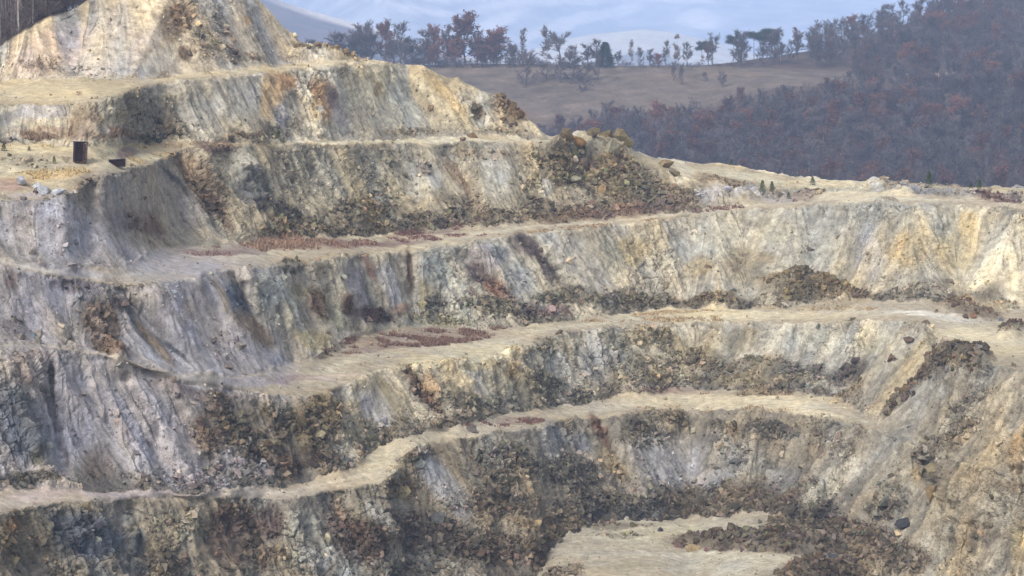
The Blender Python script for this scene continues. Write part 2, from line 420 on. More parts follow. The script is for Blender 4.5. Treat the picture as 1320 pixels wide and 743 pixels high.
# downhill flow in grid space, for rills and stain streaks
Ps = np.stack([blur2(P[..., c], 12) for c in range(3)], -1)
Pi = np.gradient(Ps, axis=0); Pj = np.gradient(Ps, axis=1)
E_, F_, G_ = (Pi * Pi).sum(-1), (Pi * Pj).sum(-1), (Pj * Pj).sum(-1)
det = np.maximum(E_ * G_ - F_ * F_, 1e-9)
zi, zj = Pi[..., 2], Pj[..., 2]
fi, fj = -(G_ * zi - F_ * zj) / det, -(E_ * zj - F_ * zi) / det
nn = np.sqrt(fi * fi + fj * fj) + 1e-9
fi, fj = fi / nn, fj / nn
N0 = np.cross(Pj, Pi); N0 /= np.linalg.norm(N0, axis=-1, keepdims=True) + 1e-9
if N0[..., 2].mean() < 0: N0 = -N0
def lic(noise, steps, h=1.0):
    acc = noise.copy(); wt = 1.0
    for sgn in (1, -1):
        pi = np.broadcast_to(np.arange(R + 1, dtype=np.float32)[:, None], Y.shape).copy()
        pj = np.broadcast_to(np.arange(NX, dtype=np.float32)[None, :], Y.shape).copy()
        for s in range(steps):
            ii = np.clip(pi + .5, 0, R).astype(np.int32); jj = np.clip(pj + .5, 0, NX - 1).astype(np.int32)
            pi = np.clip(pi + sgn * h * fi[ii, jj], 0, R); pj = np.clip(pj + sgn * h * fj[ii, jj], 0, NX - 1)
            ii = np.clip(pi + .5, 0, R).astype(np.int32); jj = np.clip(pj + .5, 0, NX - 1).astype(np.int32)
            acc += noise[ii, jj]
            if sgn == 1: wt += 2
    acc -= acc.mean(); return (acc / acc.std()).astype(np.float32)
w0 = rng.normal(0, 1, Y.shape).astype(np.float32)
w1 = blur2(rng.normal(0, 1, Y.shape).astype(np.float32), 8)
w2 = blur2(rng.normal(0, 1, Y.shape).astype(np.float32), 60)
S0 = lic(blur2(w0, 1), 22); S1 = lic(w1, 36); S2 = lic(w2, 40, 1.5)
FL = np.clip(1 - N0[..., 2], 0, 1)

# world noise fields
n_big = fbm(P / 22.0, 3, 1)
n_mid = fbm(P / 6.0, 4, 5)
n_fine = fbm(P / 1.6, 4, 9, 0.6)
n_rid = fbm(P / 5.0, 4, 21, 0.55, True)
wa = fbm(P / 9.0, 3, 31); wb = fbm(P / 9.0 + 50.0, 3, 37)
# ------------------------------------------------------------------ ground colours (what the rock itself is)
CREAM, CREAM2, SAND = (188, 175, 146), (176, 164, 138), (178, 160, 122)
BEIGE, GREY, PALE = (170, 160, 138), (150, 144, 132), (188, 182, 166)
LAV, LAVL, LAVD = (153, 147, 147), (173, 167, 168), (122, 116, 122)
BLUE, BROWN, DARK = (92, 96, 104), (122, 102, 76), (86, 74, 60)
RUBB, OCH, RED, OLIVE = (90, 82, 68), (182, 144, 90), (112, 84, 78), (118, 110, 88)
GREENG, PURP, WHITE = (134, 134, 116), (118, 106, 112), (212, 204, 186)

def warp(a, b, k=1.0): return X + k * (9 * wa + 5 * n_mid), Y + k * (6 * wb + 4 * n_rid)
WX, WY = warp(0, 0)
C = np.zeros(Y.shape + (3,))
base = {0: CREAM2, 1: (134, 124, 106), 2: CREAM, 3: BEIGE, 4: CREAM, 5: BEIGE, 6: CREAM, 7: (160, 148, 122), 8: (188, 172, 130), 9: BEIGE, 10: (200, 180, 138), 11: (180, 168, 148)}
for k, c in base.items(): C[IV == k] = c
def mixc(w, c):
    global C
    w = np.clip(w, 0, 1)[..., None]
    C = C * (1 - w) + np.array(c, float) * w
# the west side is lilac-grey rock, the far and east side cream
mixc((sm(470, 250, X + 60 * n_big) * ((IV == 3) | (IV == 5))) * 0.95, LAV)
mixc(sm(330, 120, X + 40 * n_big) * ((IV == 7)) * 0.8, (132, 126, 122))
mixc(sm(420, 240, X) * ((IV == 6) | (IV == 4)) * 0.8, LAVL)
mixc(sm(480, 300, X) * (IV == 2) * 0.75, (176, 162, 156))
FACE = np.maximum(FACE, sm(1110, 1150, X) * (IV <= 3) * (IV >= 1))
mixc(sm(1090, 1180, X) * sm(500, 560, Y) * ((IV == 3) | (IV == 1) | (IV == 2)), (174, 161, 134))
mixc(sm(1090, 1170, X) * ((IV == 1) | (IV == 2)), (172, 159, 132))
mixc(sm(880, 980, X) * ((IV == 5)) * 0.8, (176, 167, 144))

RUB = np.zeros(Y.shape); CRAG = np.zeros(Y.shape)
def patch(x, y, rx, ry, rot, c, s=0.9, rub=0.0, crag=0.0, soft=0.55, only=None):
    global RUB, CRAG
    x0, x1 = x - 1.6 * max(rx, ry) - 30, x + 1.6 * max(rx, ry) + 30
    j0, j1 = np.searchsorted(xs, [x0, x1])
    if j1 <= j0: return
    sl = (slice(None), slice(j0, j1))
    a = math.radians(rot); dx, dy = WX[sl] - x, WY[sl] - y
    u, v = (dx * math.cos(a) + dy * math.sin(a)) / rx, (-dx * math.sin(a) + dy * math.cos(a)) / ry
    w = sm(1.2, soft, np.sqrt(u * u + v * v))
    if only: w = w * np.isin(IV[sl], only)
    w = w * np.clip(0.85 + 0.5 * n_fine[sl], 0, 1)
    if c is not None:
        ww = (w * s)[..., None]
        C[sl] = C[sl] * (1 - ww) + np.array(c, float) * ww
    RUB[sl] = np.maximum(RUB[sl], w * rub); CRAG[sl] = np.maximum(CRAG[sl], w * crag)

# automatic: darker broken rock along the foot of each face, soil lip at the crest
for k, hi in ((1, .5), (3, .42), (5, .3), (7, .3), (9, .18)):
    foot = (IV == k) * sm(hi, hi * 0.3, T + 0.42 * n_mid + 0.55 * n_big + .08)
    if k in (1, 3): foot = foot * sm(1150, 1080, X)
    if k == 5: foot = foot * sm(560, 620, X)
    if k == 7: foot = foot * sm(300, 380, X) * sm(930, 880, X)
    if k == 9: foot = foot * 0.5
    mixc(foot * 0.62, RUBB if k != 1 else (80, 71, 59))
    RUB = np.maximum(RUB, foot * 0.8)
lip = FACE * (T > 0.8) * sm(0.1, 0.5, n_mid + 0.2)
mixc(lip * 0.25, OLIVE)
bench = (IV % 2 == 0)
track = bench * (IV > 0) * np.exp(-((T - .5 + .22 * n_big) / .2) ** 2)
mixc(bench * (IV > 0) * (1 - track) * .45, (158, 141, 112))
mixc(track * .35, (206, 193, 164))
for o_ in (-.13, .13): mixc(bench * (IV > 0) * np.exp(-((T - .5 + .22 * n_big + o_) / .035) ** 2) * sm(-.3, .2, n_mid) * .35, (150, 134, 108))
mixc(bench * sm(.0, .6, n_mid + .4 * n_fine) * .4, (150, 134, 108))
mixc(bench * sm(.1, .6, n_big) * .35, (164, 152, 132))
edge_b = bench * sm(.16, .0, T + .1 * n_fine) * sm(-.1, .3, n_mid)
mixc(edge_b * .6, (128, 112, 86))
RUB = np.maximum(RUB, edge_b * .35)

SM = np.zeros(Y.shape)
for x_, y_, rx_, ry_, s_ in ((70, 300, 130, 55, .95), (240, 415, 80, 75, .88), (40, 405, 70, 50, .9), (160, 275, 70, 50, .85), (205, 255, 40, 50, .7), (330, 460, 70, 30, .8), (1290, 340, 50, 60, .6), (1120, 330, 40, 60, .6), (1000, 320, 110, 60, .5), (1200, 320, 60, 60, .45), (500, 130, 90, 50, .6), (310, 135, 50, 40, .5), (760, 345, 50, 50, .6), (860, 600, 60, 34, .7), (580, 630, 40, 70, .5), (484, 530, 30, 40, .7), (1165, 485, 50, 60, .8), (150, 60, 130, 60, .75), (340, 40, 60, 50, .6), (60, 150, 60, 20, .5), (1150, 600, 60, 60, .4), (545, 235, 40, 40, .6), (645, 225, 30, 40, .5), (150, 540, 140, 90, .5)):
    SM = np.maximum(SM, s_ * sm(1.25, .6, np.sqrt(((X - x_) / rx_) ** 2 + ((Y - y_) / ry_) ** 2)))
exec('''
# spoil mound
patch(70, 70, 60, 30, -25, (178,160,150)); patch(150, 55, 60, 30, -40, (188,176,158)); patch(185,60,30,12,-40,(170,160,160),.6)
patch(228, 30, 22, 30, 20, (118,98,76), .9, .5, .3); patch(262, 60, 26, 22, 60, (150,142,128), .8, .9); patch(285, 40, 10, 44, -20, (142,134,122), .8, .7)
patch(300, 60, 20, 30, 40, (176,164,146), .7); patch(322, 28, 9, 8, 0, (176,140,90), .9); patch(345, 55, 22, 25, 40, (178,166,150), .8)
patch(200, 85, 30, 14, -40, (206,200,190), .7); patch(236, 74, 10, 9, 0, (112,92,72), .9); patch(333, 52, 7, 6, 0, (100,92,76),.8)
patch(130, 92, 70, 8, 0, (168,160,152), .7, .4); patch(420, 70, 55, 9, 12, (116,104,80), .95, 1.0, .3); patch(310, 76, 30, 7, 0, (120,108,90), .7, .8)
patch(162, 62, 13, 6, -40, (166,156,132), .8)
# terrace E and its face
patch(70, 113, 90, 14, 0, (206,186,140), .8, only=(10,)); patch(300, 92, 260, 4, -3, (206,188,146), .8, only=(10,))
patch(150, 118, 60, 12, 20, (158,146,112), .6); patch(60, 128, 60, 6, 0, (196,182,146), .8)
patch(60, 150, 40, 11, 0, (164,160,164), .9); patch(12, 155, 14, 10, 0, (112,108,104), .7); patch(112, 150, 22, 13, 10, (118,104,82), .9, .1, 0)
patch(155, 172, 30, 10, 15, (166,158,160), .9); patch(190, 150, 34, 40, -35, (122,116,98), .85, .2, .4); patch(215, 165, 26, 22, 30, (124,112,94), .8, .5)
patch(200, 180, 45, 6, 3, (100,96,90), .8, 1.0); patch(255, 140, 20, 40, -30, (146,136,118), .7); patch(300, 130, 30, 30, -30, (190,186,178), .95)
patch(285, 125, 4, 35, -28, (104,100,98), .7); patch(304, 122, 2.5, 30, -25, (110,104,102), .7); patch(322, 122, 2, 26, -15, (112,108,106), .7)
patch(345, 125, 17, 36, 5, (192,154,98), .9); patch(362, 108, 14, 12, 20, (190,140,88), .8); patch(378, 108, 6, 16, 10, (166,154,152), .8); patch(362, 148, 12, 18, 0, (160,154,154), .85)
patch(410, 128, 36, 50, 8, (212,200,172), .97); patch(414, 130, 17, 32, -10, (168,128,84), .9, .0, .4); patch(402, 140, 10, 16, 0, (196,168,116), .9); patch(409, 142, 5, 6, 0, (210,204,190), .9)
patch(428, 128, 7, 18, -20, (104,86,88), .85); patch(440, 150, 10, 22, -25, (160,148,142), .8); patch(385, 150, 8, 25, 0, (190,172,140), .7)
patch(500, 130, 55, 40, 25, (176,170,148), .8); patch(540, 125, 12, 40, -40, (122,116,100), .7); patch(580, 135, 14, 50, -42, (184,160,110), .8); patch(560, 125, 8, 40, -42, (186,182,166), .7)
patch(630, 132, 16, 14, 30, (162,162,158), .9); patch(655, 140, 22, 26, -25, (108,86,60), .95, 1.0, .5); patch(615, 145, 8, 12, -20, (100,82,60), .8, .5, .5); patch(484, 118, 5, 8, 0, (112,98,70), .8)
patch(530, 172, 50, 6, 0, (130,116,88), .7, .8); patch(345, 170, 22, 9, 15, (92,84,70), .8); patch(590, 165, 40, 10, 10, (176,162,128), .6); patch(690, 165, 12, 12, 40, (196,184,150), .8)
# terrace D
patch(85, 175, 90, 6, 0, (146,124,102), .9); patch(60, 195, 60, 6, 0, (206,186,136), .8, only=(8,)); patch(40, 212, 40, 10, 10, (156,146,122), .8, .2); patch(135, 196, 18, 10, 10, (160,152,118), .8)
patch(160, 198, 14, 9, 0, (112,92,86), .8); patch(60, 230, 60, 7, -5, (196,168,112), .8, only=(8,)); patch(190, 205, 40, 6, -8, (200,182,138), .8, only=(8,)); patch(15, 240, 30, 8, 0, (160,128,112), .8, only=(8,))
patch(60, 252, 70, 4, 0, (172,160,164), .7, only=(8,)); patch(450, 183, 300, 3, 0, (214,202,168), .9, only=(8,))
# face D
patch(135, 235, 26, 16, 10, (104,98,90), .6); patch(150, 265, 40, 40, 35, (130,124,122), .8); patch(115, 250, 14, 22, -20, (120,110,96), .7); patch(195, 245, 30, 34, 30, (134,126,118), .8)
patch(185, 288, 34, 16, 35, (104,82,72), .85, .8, .2); patch(155, 285, 25, 12, 35, (100,90,94), .8, .4); patch(255, 235, 22, 60, -38, (128,108,84), .85); patch(228, 240, 3.5, 42, -48, (70,66,68), .8)
patch(275, 270, 10, 40, -42, (96,76,64), .8, .5); patch(240, 275, 20, 30, -30, (124,118,118), .8); patch(325, 245, 26, 34, -20, (90,92,94), .9, .0, .9); patch(312, 205, 20, 14, -20, (172,168,152), .8, 0, .3)
patch(300, 225, 14, 20, -20, (158,154,138), .7); patch(280, 192, 26, 8, 5, (98,74,68), .85); patch(360, 275, 34, 14, 20, (92,92,88), .8, .9, .3); patch(420, 225, 60, 30, 15, (164,152,124), .7, .2)
patch(500, 235, 50, 36, 10, (160,152,126), .7, .25); patch(470, 270, 50, 16, 0, (112,104,84), .75, 1.0); patch(545, 235, 26, 26, -20, (178,176,168), .85); patch(545, 220, 14, 9, 0, (104,92,84), .7, .5)
patch(585, 230, 9, 40, -30, (132,106,76), .8, .2); patch(610, 255, 9, 40, -25, (156,136,104), .7); patch(640, 225, 22, 36, -15, (186,180,162), .8); patch(620, 200, 40, 10, 0, (150,130,98), .6, .2)
patch(680, 230, 24, 30, -20, (160,148,120), .75, .5); patch(705, 245, 10, 15, 0, (176,176,174), .8); patch(690, 200, 26, 12, 10, (150,136,104), .8, .6); patch(740, 215, 40, 26, 10, (108,96,72), .95, 1.0, .3)
patch(800, 235, 60, 34, 25, (122,106,76), .95, 1.0, .25); patch(860, 255, 50, 18, 10, (128,112,84), .9, 1.0); patch(820, 272, 90, 9, -6, (124,102,88), .85, .8); patch(730, 280, 40, 9, -8, (112,92,70), .8, .9)
patch(760, 275, 26, 8, 0, (150,126,100), .6, .8)
# spoil ground east, right of the ridge
patch(880, 225, 20, 14, 30, (200,190,164), .9); patch(915, 255, 22, 14, 0, (164,160,162), .9, .1); patch(960, 252, 22, 11, 0, (160,158,158), .9, .1); patch(935, 238, 34, 7, 15, (124,104,76), .85, .8)
patch(1000, 255, 30, 9, -8, (158,150,150), .7, .4); patch(1035, 250, 24, 9, 0, (128,108,90), .8, .7); patch(960, 228, 60, 8, 10, (196,184,150), .8); patch(1080, 238, 60, 8, 0, (208,194,156), .8)
patch(960, 267, 90, 3.5, -6, (116,92,80), .75, .6, only=(7,)); patch(1130, 235, 12, 8, 0, (196,192,184), .9); patch(1170, 240, 40, 6, 5, (150,136,116), .7, .5); patch(1190, 248, 40, 7, 5, (158,154,154), .8, .2)
patch(1250, 252, 30, 6, 5, (152,148,148), .8, .4); patch(1285, 255, 34, 6, 5, (112,86,84), .85, .5); patch(1240, 241, 40, 4, 3, (130,112,92), .7, .7); patch(1310, 254, 14, 7, 5, (132,130,126), .8, .6)
# terrace C
patch(240, 340, 70, 18, 5, (166,160,164), .9, only=(6,)); patch(380, 318, 110, 8, -2, (146,118,102), .7, only=(6,)); patch(360, 312, 30, 5, 0, (176,136,104), .8, only=(6,)); patch(290, 328, 60, 4, 0, (128,104,98), .8, only=(6,))
patch(490, 301, 70, 3.5, -3, (204,188,150), .9, only=(6,)); patch(575, 296, 70, 4, -7, (124,100,94), .6, only=(6,)); patch(480, 315, 70, 5, -2, (126,98,92), .85, only=(6,)); patch(540, 318, 60, 3, -8, (200,184,146), .8, only=(6,))
patch(1120, 252, 80, 9, 0, (210,194,156), .9, only=(6,)); patch(90, 352, 60, 6, 8, (164,158,160), .8)
# face C, west
patch(90, 290, 60, 34, 35, (146,142,148), .8); patch(40, 275, 40, 14, 20, (124,118,120), .7); patch(20, 285, 6, 14, 0, (96,84,80), .7); patch(80, 325, 60, 14, 15, (150,142,142), .8)
patch(10, 365, 10, 14, 0, (92,70,60), .85, .1, .4); patch(40, 395, 34, 40, 30, (136,130,136), .8); patch(20, 425, 24, 14, 20, (112,104,106), .7, .3); patch(95, 370, 40, 10, 10, (112,100,100), .8, .2)
patch(105, 405, 20, 26, -10, (104,104,108), .9, .1, .9); patch(130, 420, 26, 40, -25, (124,98,72), .9, .3, .7); patch(145, 450, 30, 12, 15, (110,86,64), .85, .4, .5); patch(90, 430, 14, 22, 0, (148,140,128), .7, 0, .5)
patch(150, 392, 12, 12, 0, (90,78,72), .8, .2, .5); patch(180, 425, 5, 40, -32, (70,72,80), .9, 0, .4); patch(200, 445, 7, 42, -38, (134,112,82), .85, 0, .3); patch(225, 455, 3.5, 32, -48, (62,62,68), .85)
patch(232, 400, 30, 34, -20, (148,142,148), .8); patch(247, 402, 10, 17, -10, (138,112,78), .85, 0, .3); patch(217, 388, 10, 9, 0, (124,112,100), .7); patch(290, 450, 24, 20, 30, (112,106,112), .8, .3)
patch(330, 460, 40, 14, 15, (146,140,146), .8); patch(286, 380, 6, 30, -25, (134,112,84), .85); patch(307, 388, 11, 32, -28, (70,76,86), .95, 0, .5); patch(325, 425, 12, 42, -45, (124,104,78), .9)
patch(360, 390, 34, 46, -30, (164,160,138), .9, 0, .35); patch(345, 375, 22, 24, -20, (156,158,150), .8, 0, .4); patch(400, 440, 24, 14, 30, (176,160,110), .85); patch(380, 345, 22, 9, 0, (98,94,86), .9, .4, .5)
patch(412, 395, 13, 24, -20, (112,86,58), .9, .3, .4); patch(430, 365, 18, 25, 0, (164,160,144), .8, 0, .3); patch(395, 375, 12, 10, 0, (170,152,100), .6); patch(435, 410, 12, 22, -20, (168,164,130), .8)
patch(462, 372, 14, 36, -15, (142,138,146), .85); patch(478, 345, 6, 22, -25, (150,110,90), .8); patch(500, 368, 13, 36, -22, (158,156,158), .85); patch(515, 400, 10, 9, 0, (138,100,70), .8); patch(480, 405, 30, 10, 10, (86,68,66), .9, .8)
patch(450, 395, 10, 14, 0, (96,72,56), .8, .4); patch(527, 350, 5, 34, -4, (104,78,58), .9, .2); patch(545, 385, 9, 28, -10, (142,126,84), .8); patch(560, 350, 20, 30, -10, (126,130,122), .85, 0, .4)
patch(590, 388, 20, 38, -35, (172,170,154), .9, .1); patch(560, 395, 14, 15, 0, (110,108,96), .8, .6, .3); patch(560, 415, 50, 8, 5, (150,140,100), .7, .7); patch(620, 335, 26, 24, 30, (146,140,146), .85)
patch(640, 375, 30, 12, 35, (134,98,76), .9, .2); patch(612, 352, 14, 20, -30, (82,68,64), .8, .2); patch(640, 325, 14, 10, 20, (104,104,98), .7, .2, .3); patch(675, 320, 24, 14, 35, (84,72,76), .9, .3); patch(705, 350, 9, 26, -35, (80,72,74), .85, .3)
patch(665, 365, 24, 24, -35, (158,156,148), .8, .2); patch(745, 345, 22, 55, -38, (178,168,150), .85); patch(770, 325, 12, 20, 0, (172,166,150), .7); patch(700, 310, 20, 8, 10, (156,152,140), .7)
patch(820, 325, 26, 20, 20, (162,142,94), .8, 0, .2); patch(790, 330, 20, 26, -20, (132,132,118), .75, 0, .3); patch(850, 345, 26, 24, -10, (176,172,158), .8); patch(800, 355, 16, 16, -30, (182,172,146), .8)
patch(640, 398, 60, 12, 8, (102,96,80), .85, 1.0); patch(740, 385, 60, 12, -4, (96,92,78), .85, 1.0); patch(820, 388, 70, 12, 0, (104,96,76), .85, 1.0); patch(700, 405, 40, 7, -5, (116,96,92), .8, .5)
# face C, far and east
patch(920, 310, 40, 26, 0, (178,174,156), .8); patch(960, 345, 30, 22, 40, (126,114,88), .75, .1, .3); patch(900, 345, 20, 16, 0, (158,138,96), .8, 0, .2); patch(1000, 300, 26, 20, 0, (172,164,134), .7, 0, .2); patch(985, 335, 16, 10, 30, (140,122,88), .7)
patch(1060, 320, 30, 34, 0, (180,172,148), .7); patch(1085, 330, 3, 40, 8, (130,124,108), .6); patch(1125, 330, 20, 44, -10, (170,166,162), .85); patch(1150, 310, 14, 30, 0, (156,140,108), .6, 0, .2)
patch(1175, 320, 26, 34, 10, (184,158,104), .75, 0, .2); patch(1230, 320, 30, 34, 20, (182,162,112), .7, 0, .2); patch(1210, 290, 20, 16, 0, (176,170,148), .7); patch(1245, 290, 16, 16, 0, (186,160,104), .7)
patch(1285, 335, 16, 50, 38, (214,204,176), .9); patch(1260, 360, 40, 18, -20, (200,190,160), .8); patch(1315, 340, 14, 60, 10, (206,196,168), .8); patch(1200, 375, 60, 10, 0, (178,162,128), .6, .4)
patch(1045, 375, 66, 17, 6, (114,100,72), .95, 1.0, .3); patch(1000, 362, 30, 8, 0, (138,118,84), .8, 1.0); patch(1100, 380, 30, 8, 8, (106,92,70), .9, 1.0); patch(920, 388, 50, 8, 0, (112,98,72), .85, 1.0)
patch(1250, 400, 44, 12, 10, (104,86,66), .9, .9); patch(1240, 390, 20, 8, 0, (150,124,84), .8, .9); patch(1305, 428, 20, 9, -10, (100,84,70), .9, .9); patch(1275, 395, 30, 8, 0, (176,160,124), .7, .5)
# terrace B
patch(540, 437, 100, 12, -4, (132,108,96), .55, .1, only=(4,)); patch(480, 452, 50, 5, -8, (124,100,92), .6, only=(4,)); patch(600, 462, 110, 11, -8, (202,190,152), .9); patch(330, 492, 60, 9, -3, (170,162,166), .9, only=(4,))
patch(380, 491, 46, 4, -3, (130,106,104), .6, only=(4,)); patch(430, 487, 40, 3, -6, (196,176,158), .8, only=(4,)); patch(900, 406, 200, 8, 0, (208,194,154), .9, only=(4,)); patch(860, 405, 60, 2.5, -4, (160,138,104), .7, only=(4,))
patch(1200, 408, 60, 5, 6, (222,214,198), .9, only=(4,)); patch(1260, 438, 60, 14, 6, (206,192,154), .9); patch(1300, 455, 50, 10, 0, (200,186,146), .8); patch(690, 425, 30, 6, -8, (200,186,148), .8, only=(4,))
# face B, west
patch(60, 475, 60, 26, 20, (142,136,142), .7); patch(28, 480, 10, 26, -25, (116,94,78), .8); patch(50, 462, 20, 8, 0, (138,116,104), .7); patch(25, 550, 30, 60, -15, (82,88,98), .95, .1, .7); patch(45, 575, 18, 26, 0, (108,112,122), .8, 0, .5)
patch(68, 545, 6, 60, -18, (62,58,56), .85, .3); patch(46, 592, 9, 14, 0, (84,82,70), .9); patch(40, 622, 60, 10, 0, (72,70,64), .9, .9); patch(140, 525, 24, 26, -20, (152,148,156), .8, 0, .2)
patch(185, 520, 18, 26, -20, (156,150,156), .8, 0, .2); patch(220, 560, 26, 24, -35, (152,148,156), .8, 0, .3); patch(250, 555, 14, 30, -35, (156,152,160), .8); patch(190, 580, 16, 20, -30, (160,156,164), .8); patch(240, 610, 40, 22, -30, (146,140,146), .8, .1, .2)
patch(165, 565, 12, 20, 0, (106,90,82), .8, .3); patch(125, 600, 22, 26, 0, (112,98,88), .8, .3); patch(275, 560, 30, 40, 20, (100,82,64), .85, .7, .4); patch(230, 505, 40, 12, 20, (112,96,92), .8, .4); patch(280, 520, 26, 16, 10, (108,92,78), .8, .5)
patch(330, 560, 60, 44, 15, (96,86,66), .9, .9, .4); patch(400, 550, 50, 40, 15, (98,86,62), .9, .7, .5); patch(355, 600, 50, 18, 10, (88,74,60), .9, .9); patch(360, 565, 4, 40, -45, (136,128,120), .7); patch(430, 525, 40, 14, 5, (132,116,80), .7, .2, .5)
patch(400, 590, 50, 14, 0, (80,66,52), .85, .9); patch(470, 560, 30, 30, 20, (110,108,94), .7, .5); patch(330, 610, 14, 20, -30, (146,142,148), .8, 0, .3)
patch(484, 530, 16, 34, -38, (172,170,170), .9); patch(476, 525, 10, 14, 0, (140,140,152), .8); patch(505, 515, 9, 42, -42, (132,118,84), .85); patch(520, 530, 6, 34, -42, (122,118,108), .8); patch(545, 505, 13, 44, -38, (86,66,52), .9, .7, .5)
patch(562, 500, 12, 22, -10, (190,150,100), .8); patch(590, 490, 16, 26, -30, (184,168,130), .8); patch(600, 480, 7, 30, -40, (188,180,164), .8); patch(640, 490, 24, 24, -20, (158,146,112), .7, .3); patch(655, 482, 12, 14, 0, (112,92,56), .8, .3); patch(600, 520, 40, 12, 10, (112,108,92), .85, .9)
patch(620, 472, 30, 8, -10, (176,156,106), .7); patch(690, 500, 40, 24, 0, (108,102,84), .8, .8, .3); patch(720, 470, 14, 38, -38, (160,158,150), .8); patch(705, 450, 16, 14, 0, (108,100,80), .8, .4); patch(770, 460, 30, 34, -40, (164,160,152), .7, .1); patch(790, 440, 26, 12, 30, (150,140,110), .7, .3)
patch(850, 440, 50, 16, 5, (132,116,80), .8, .5, .3); patch(830, 480, 60, 20, 5, (140,126,94), .8, .7); patch(900, 455, 40, 14, 5, (120,108,80), .8, .9); patch(1000, 440, 30, 18, 0, (176,172,156), .85); patch(1060, 436, 40, 18, 0, (186,178,152), .85); patch(950, 430, 26, 10, 0, (140,124,90), .7, .3)
patch(940, 470, 80, 10, 0, (118,106,80), .85, 1.0); patch(960, 490, 100, 8, 0, (132,118,86), .85, 1.0); patch(1040, 478, 60, 10, 0, (106,100,86), .85, .9); patch(1090, 480, 26, 18, -35, (88,80,72), .9, 1.0); patch(1130, 440, 40, 18, 10, (190,178,142), .8)
# the ramp and the rock bank beside it
patch(1165, 485, 22, 62, 42, (182,166,126), .95); patch(1150, 500, 10, 50, 42, (168,150,112), .7); patch(1105, 500, 40, 8, -40, (196,182,146), .8); patch(1095, 510, 26, 8, -30, (140,120,88), .8, .6)
patch(1245, 460, 34, 17, 10, (92,79,62), .97, 1.0, .2); patch(1200, 480, 12, 34, 48, (90,77,60), .97, 1.0, .2); patch(1160, 515, 9, 34, 48, (86,73,58), .97, 1.0, .2); patch(1225, 470, 10, 10, 0, (150,130,80), .6, .6)
# terrace A
patch(650, 545, 60, 6, -3, (130,106,94), .6, only=(2,)); patch(860, 506, 60, 6, 0, (130,106,98), .6, only=(2, 3)); patch(940, 520, 150, 12, 0, (206,192,156), .9, only=(2,)); patch(500, 590, 30, 30, -40, (196,186,152), .9, only=(2, 1)); patch(980, 508, 40, 4, 0, (120,104,76), .8, .8)
patch(150, 636, 120, 5, 0, (178,162,158), .9, only=(2,)); patch(60, 640, 50, 8, -5, (184,166,156), .9, only=(2,)); patch(1050, 535, 40, 8, 10, (206,192,156), .9)
# face A
patch(105, 690, 60, 32, 5, (78,82,90), .97, .1, .8); patch(128, 712, 20, 14, 0, (120,122,130), .8, 0, .5); patch(30, 700, 40, 40, 30, (96,86,66), .85, .3); patch(45, 705, 12, 60, -42, (122,112,94), .7); patch(15, 680, 14, 12, 0, (132,100,64), .8)
patch(170, 665, 20, 12, 0, (150,148,140), .8, 0, .5); patch(180, 700, 14, 20, 0, (70,74,80), .8, 0, .7); patch(215, 690, 26, 34, 0, (124,116,96), .8, .6, .2); patch(245, 680, 20, 24, 10, (150,146,128), .7, .5, .3); patch(200, 730, 30, 20, 0, (92,86,76), .8, .8)
patch(300, 690, 40, 46, 0, (94,74,58), .85, .7, .4); patch(345, 675, 20, 26, 0, (82,60,50), .85, .4, .5); patch(330, 720, 34, 24, 0, (112,94,72), .7, .8); patch(385, 680, 28, 24, -20, (158,154,136), .8, .2, .3); patch(400, 720, 34, 22, -30, (164,160,148), .85, .2, .3)
patch(440, 680, 24, 36, -25, (92,74,62), .85, .8); patch(485, 665, 14, 30, -35, (146,146,140), .8); patch(520, 630, 24, 16, 10, (108,92,70), .9, .8, .4); patch(470, 700, 34, 26, 20, (76,62,54), .9, 1.0); patch(515, 640, 10, 8, 0, (140,130,96), .7)
patch(575, 625, 16, 62, -42, (150,148,150), .9); patch(555, 600, 12, 26, -35, (160,158,152), .8); patch(545, 585, 30, 9, -10, (106,92,72), .85, .8); patch(600, 600, 9, 46, -42, (122,118,108), .7, .3); patch(650, 600, 40, 26, 20, (104,98,84), .85, .9, .2)
patch(712, 572, 24, 26, -10, (150,148,146), .8, .1, .3); patch(750, 570, 16, 14, 30, (100,102,108), .85, 0, .4); patch(775, 560, 7, 34, -30, (96,66,50), .9, .3, .3); patch(735, 610, 50, 22, 10, (96,92,84), .9, .9, .2); patch(790, 600, 12, 30, -40, (150,132,94), .8, .2)
patch(860, 600, 42, 28, 10, (164,160,160), .9, .05); patch(830, 565, 40, 16, 5, (118,108,84), .8, .7); patch(900, 545, 60, 9, 5, (112,104,86), .8, .7); patch(940, 580, 40, 20, 20, (138,134,126), .8, .5, .3); patch(955, 560, 14, 14, 0, (110,96,76), .8, .3, .5)
patch(920, 615, 40, 14, 0, (150,148,148), .8, .3); patch(985, 605, 20, 9, -25, (104,104,100), .8); patch(1000, 560, 40, 12, 10, (100,98,92), .8, .7); patch(1055, 580, 16, 26, 20, (130,112,84), .8, 0, .5); patch(1075, 575, 30, 16, 20, (140,132,116), .7, .4)
patch(1085, 615, 18, 44, 48, (196,186,160), .9); patch(1060, 640, 10, 34, 55, (182,170,138), .7); patch(1030, 630, 30, 14, 0, (118,108,90), .8, .8); patch(980, 645, 60, 14, 0, (112,98,78), .85, 1.0)
patch(640, 650, 60, 20, 5, (84,76,66), .9, 1.0); patch(560, 690, 60, 30, 10, (82,72,62), .9, 1.0); patch(560, 670, 24, 14, -10, (120,112,100), .6, .6); patch(650, 715, 60, 22, 5, (88,76,62), .9, 1.0); patch(520, 735, 60, 14, 0, (100,96,86), .8, .8); patch(450, 735, 18, 16, 0, (168,164,150), .8)
patch(700, 680, 40, 9, 0, (150,132,98), .7, .5); patch(780, 655, 80, 14, 0, (96,90,78), .9, 1.0)
# pit floor
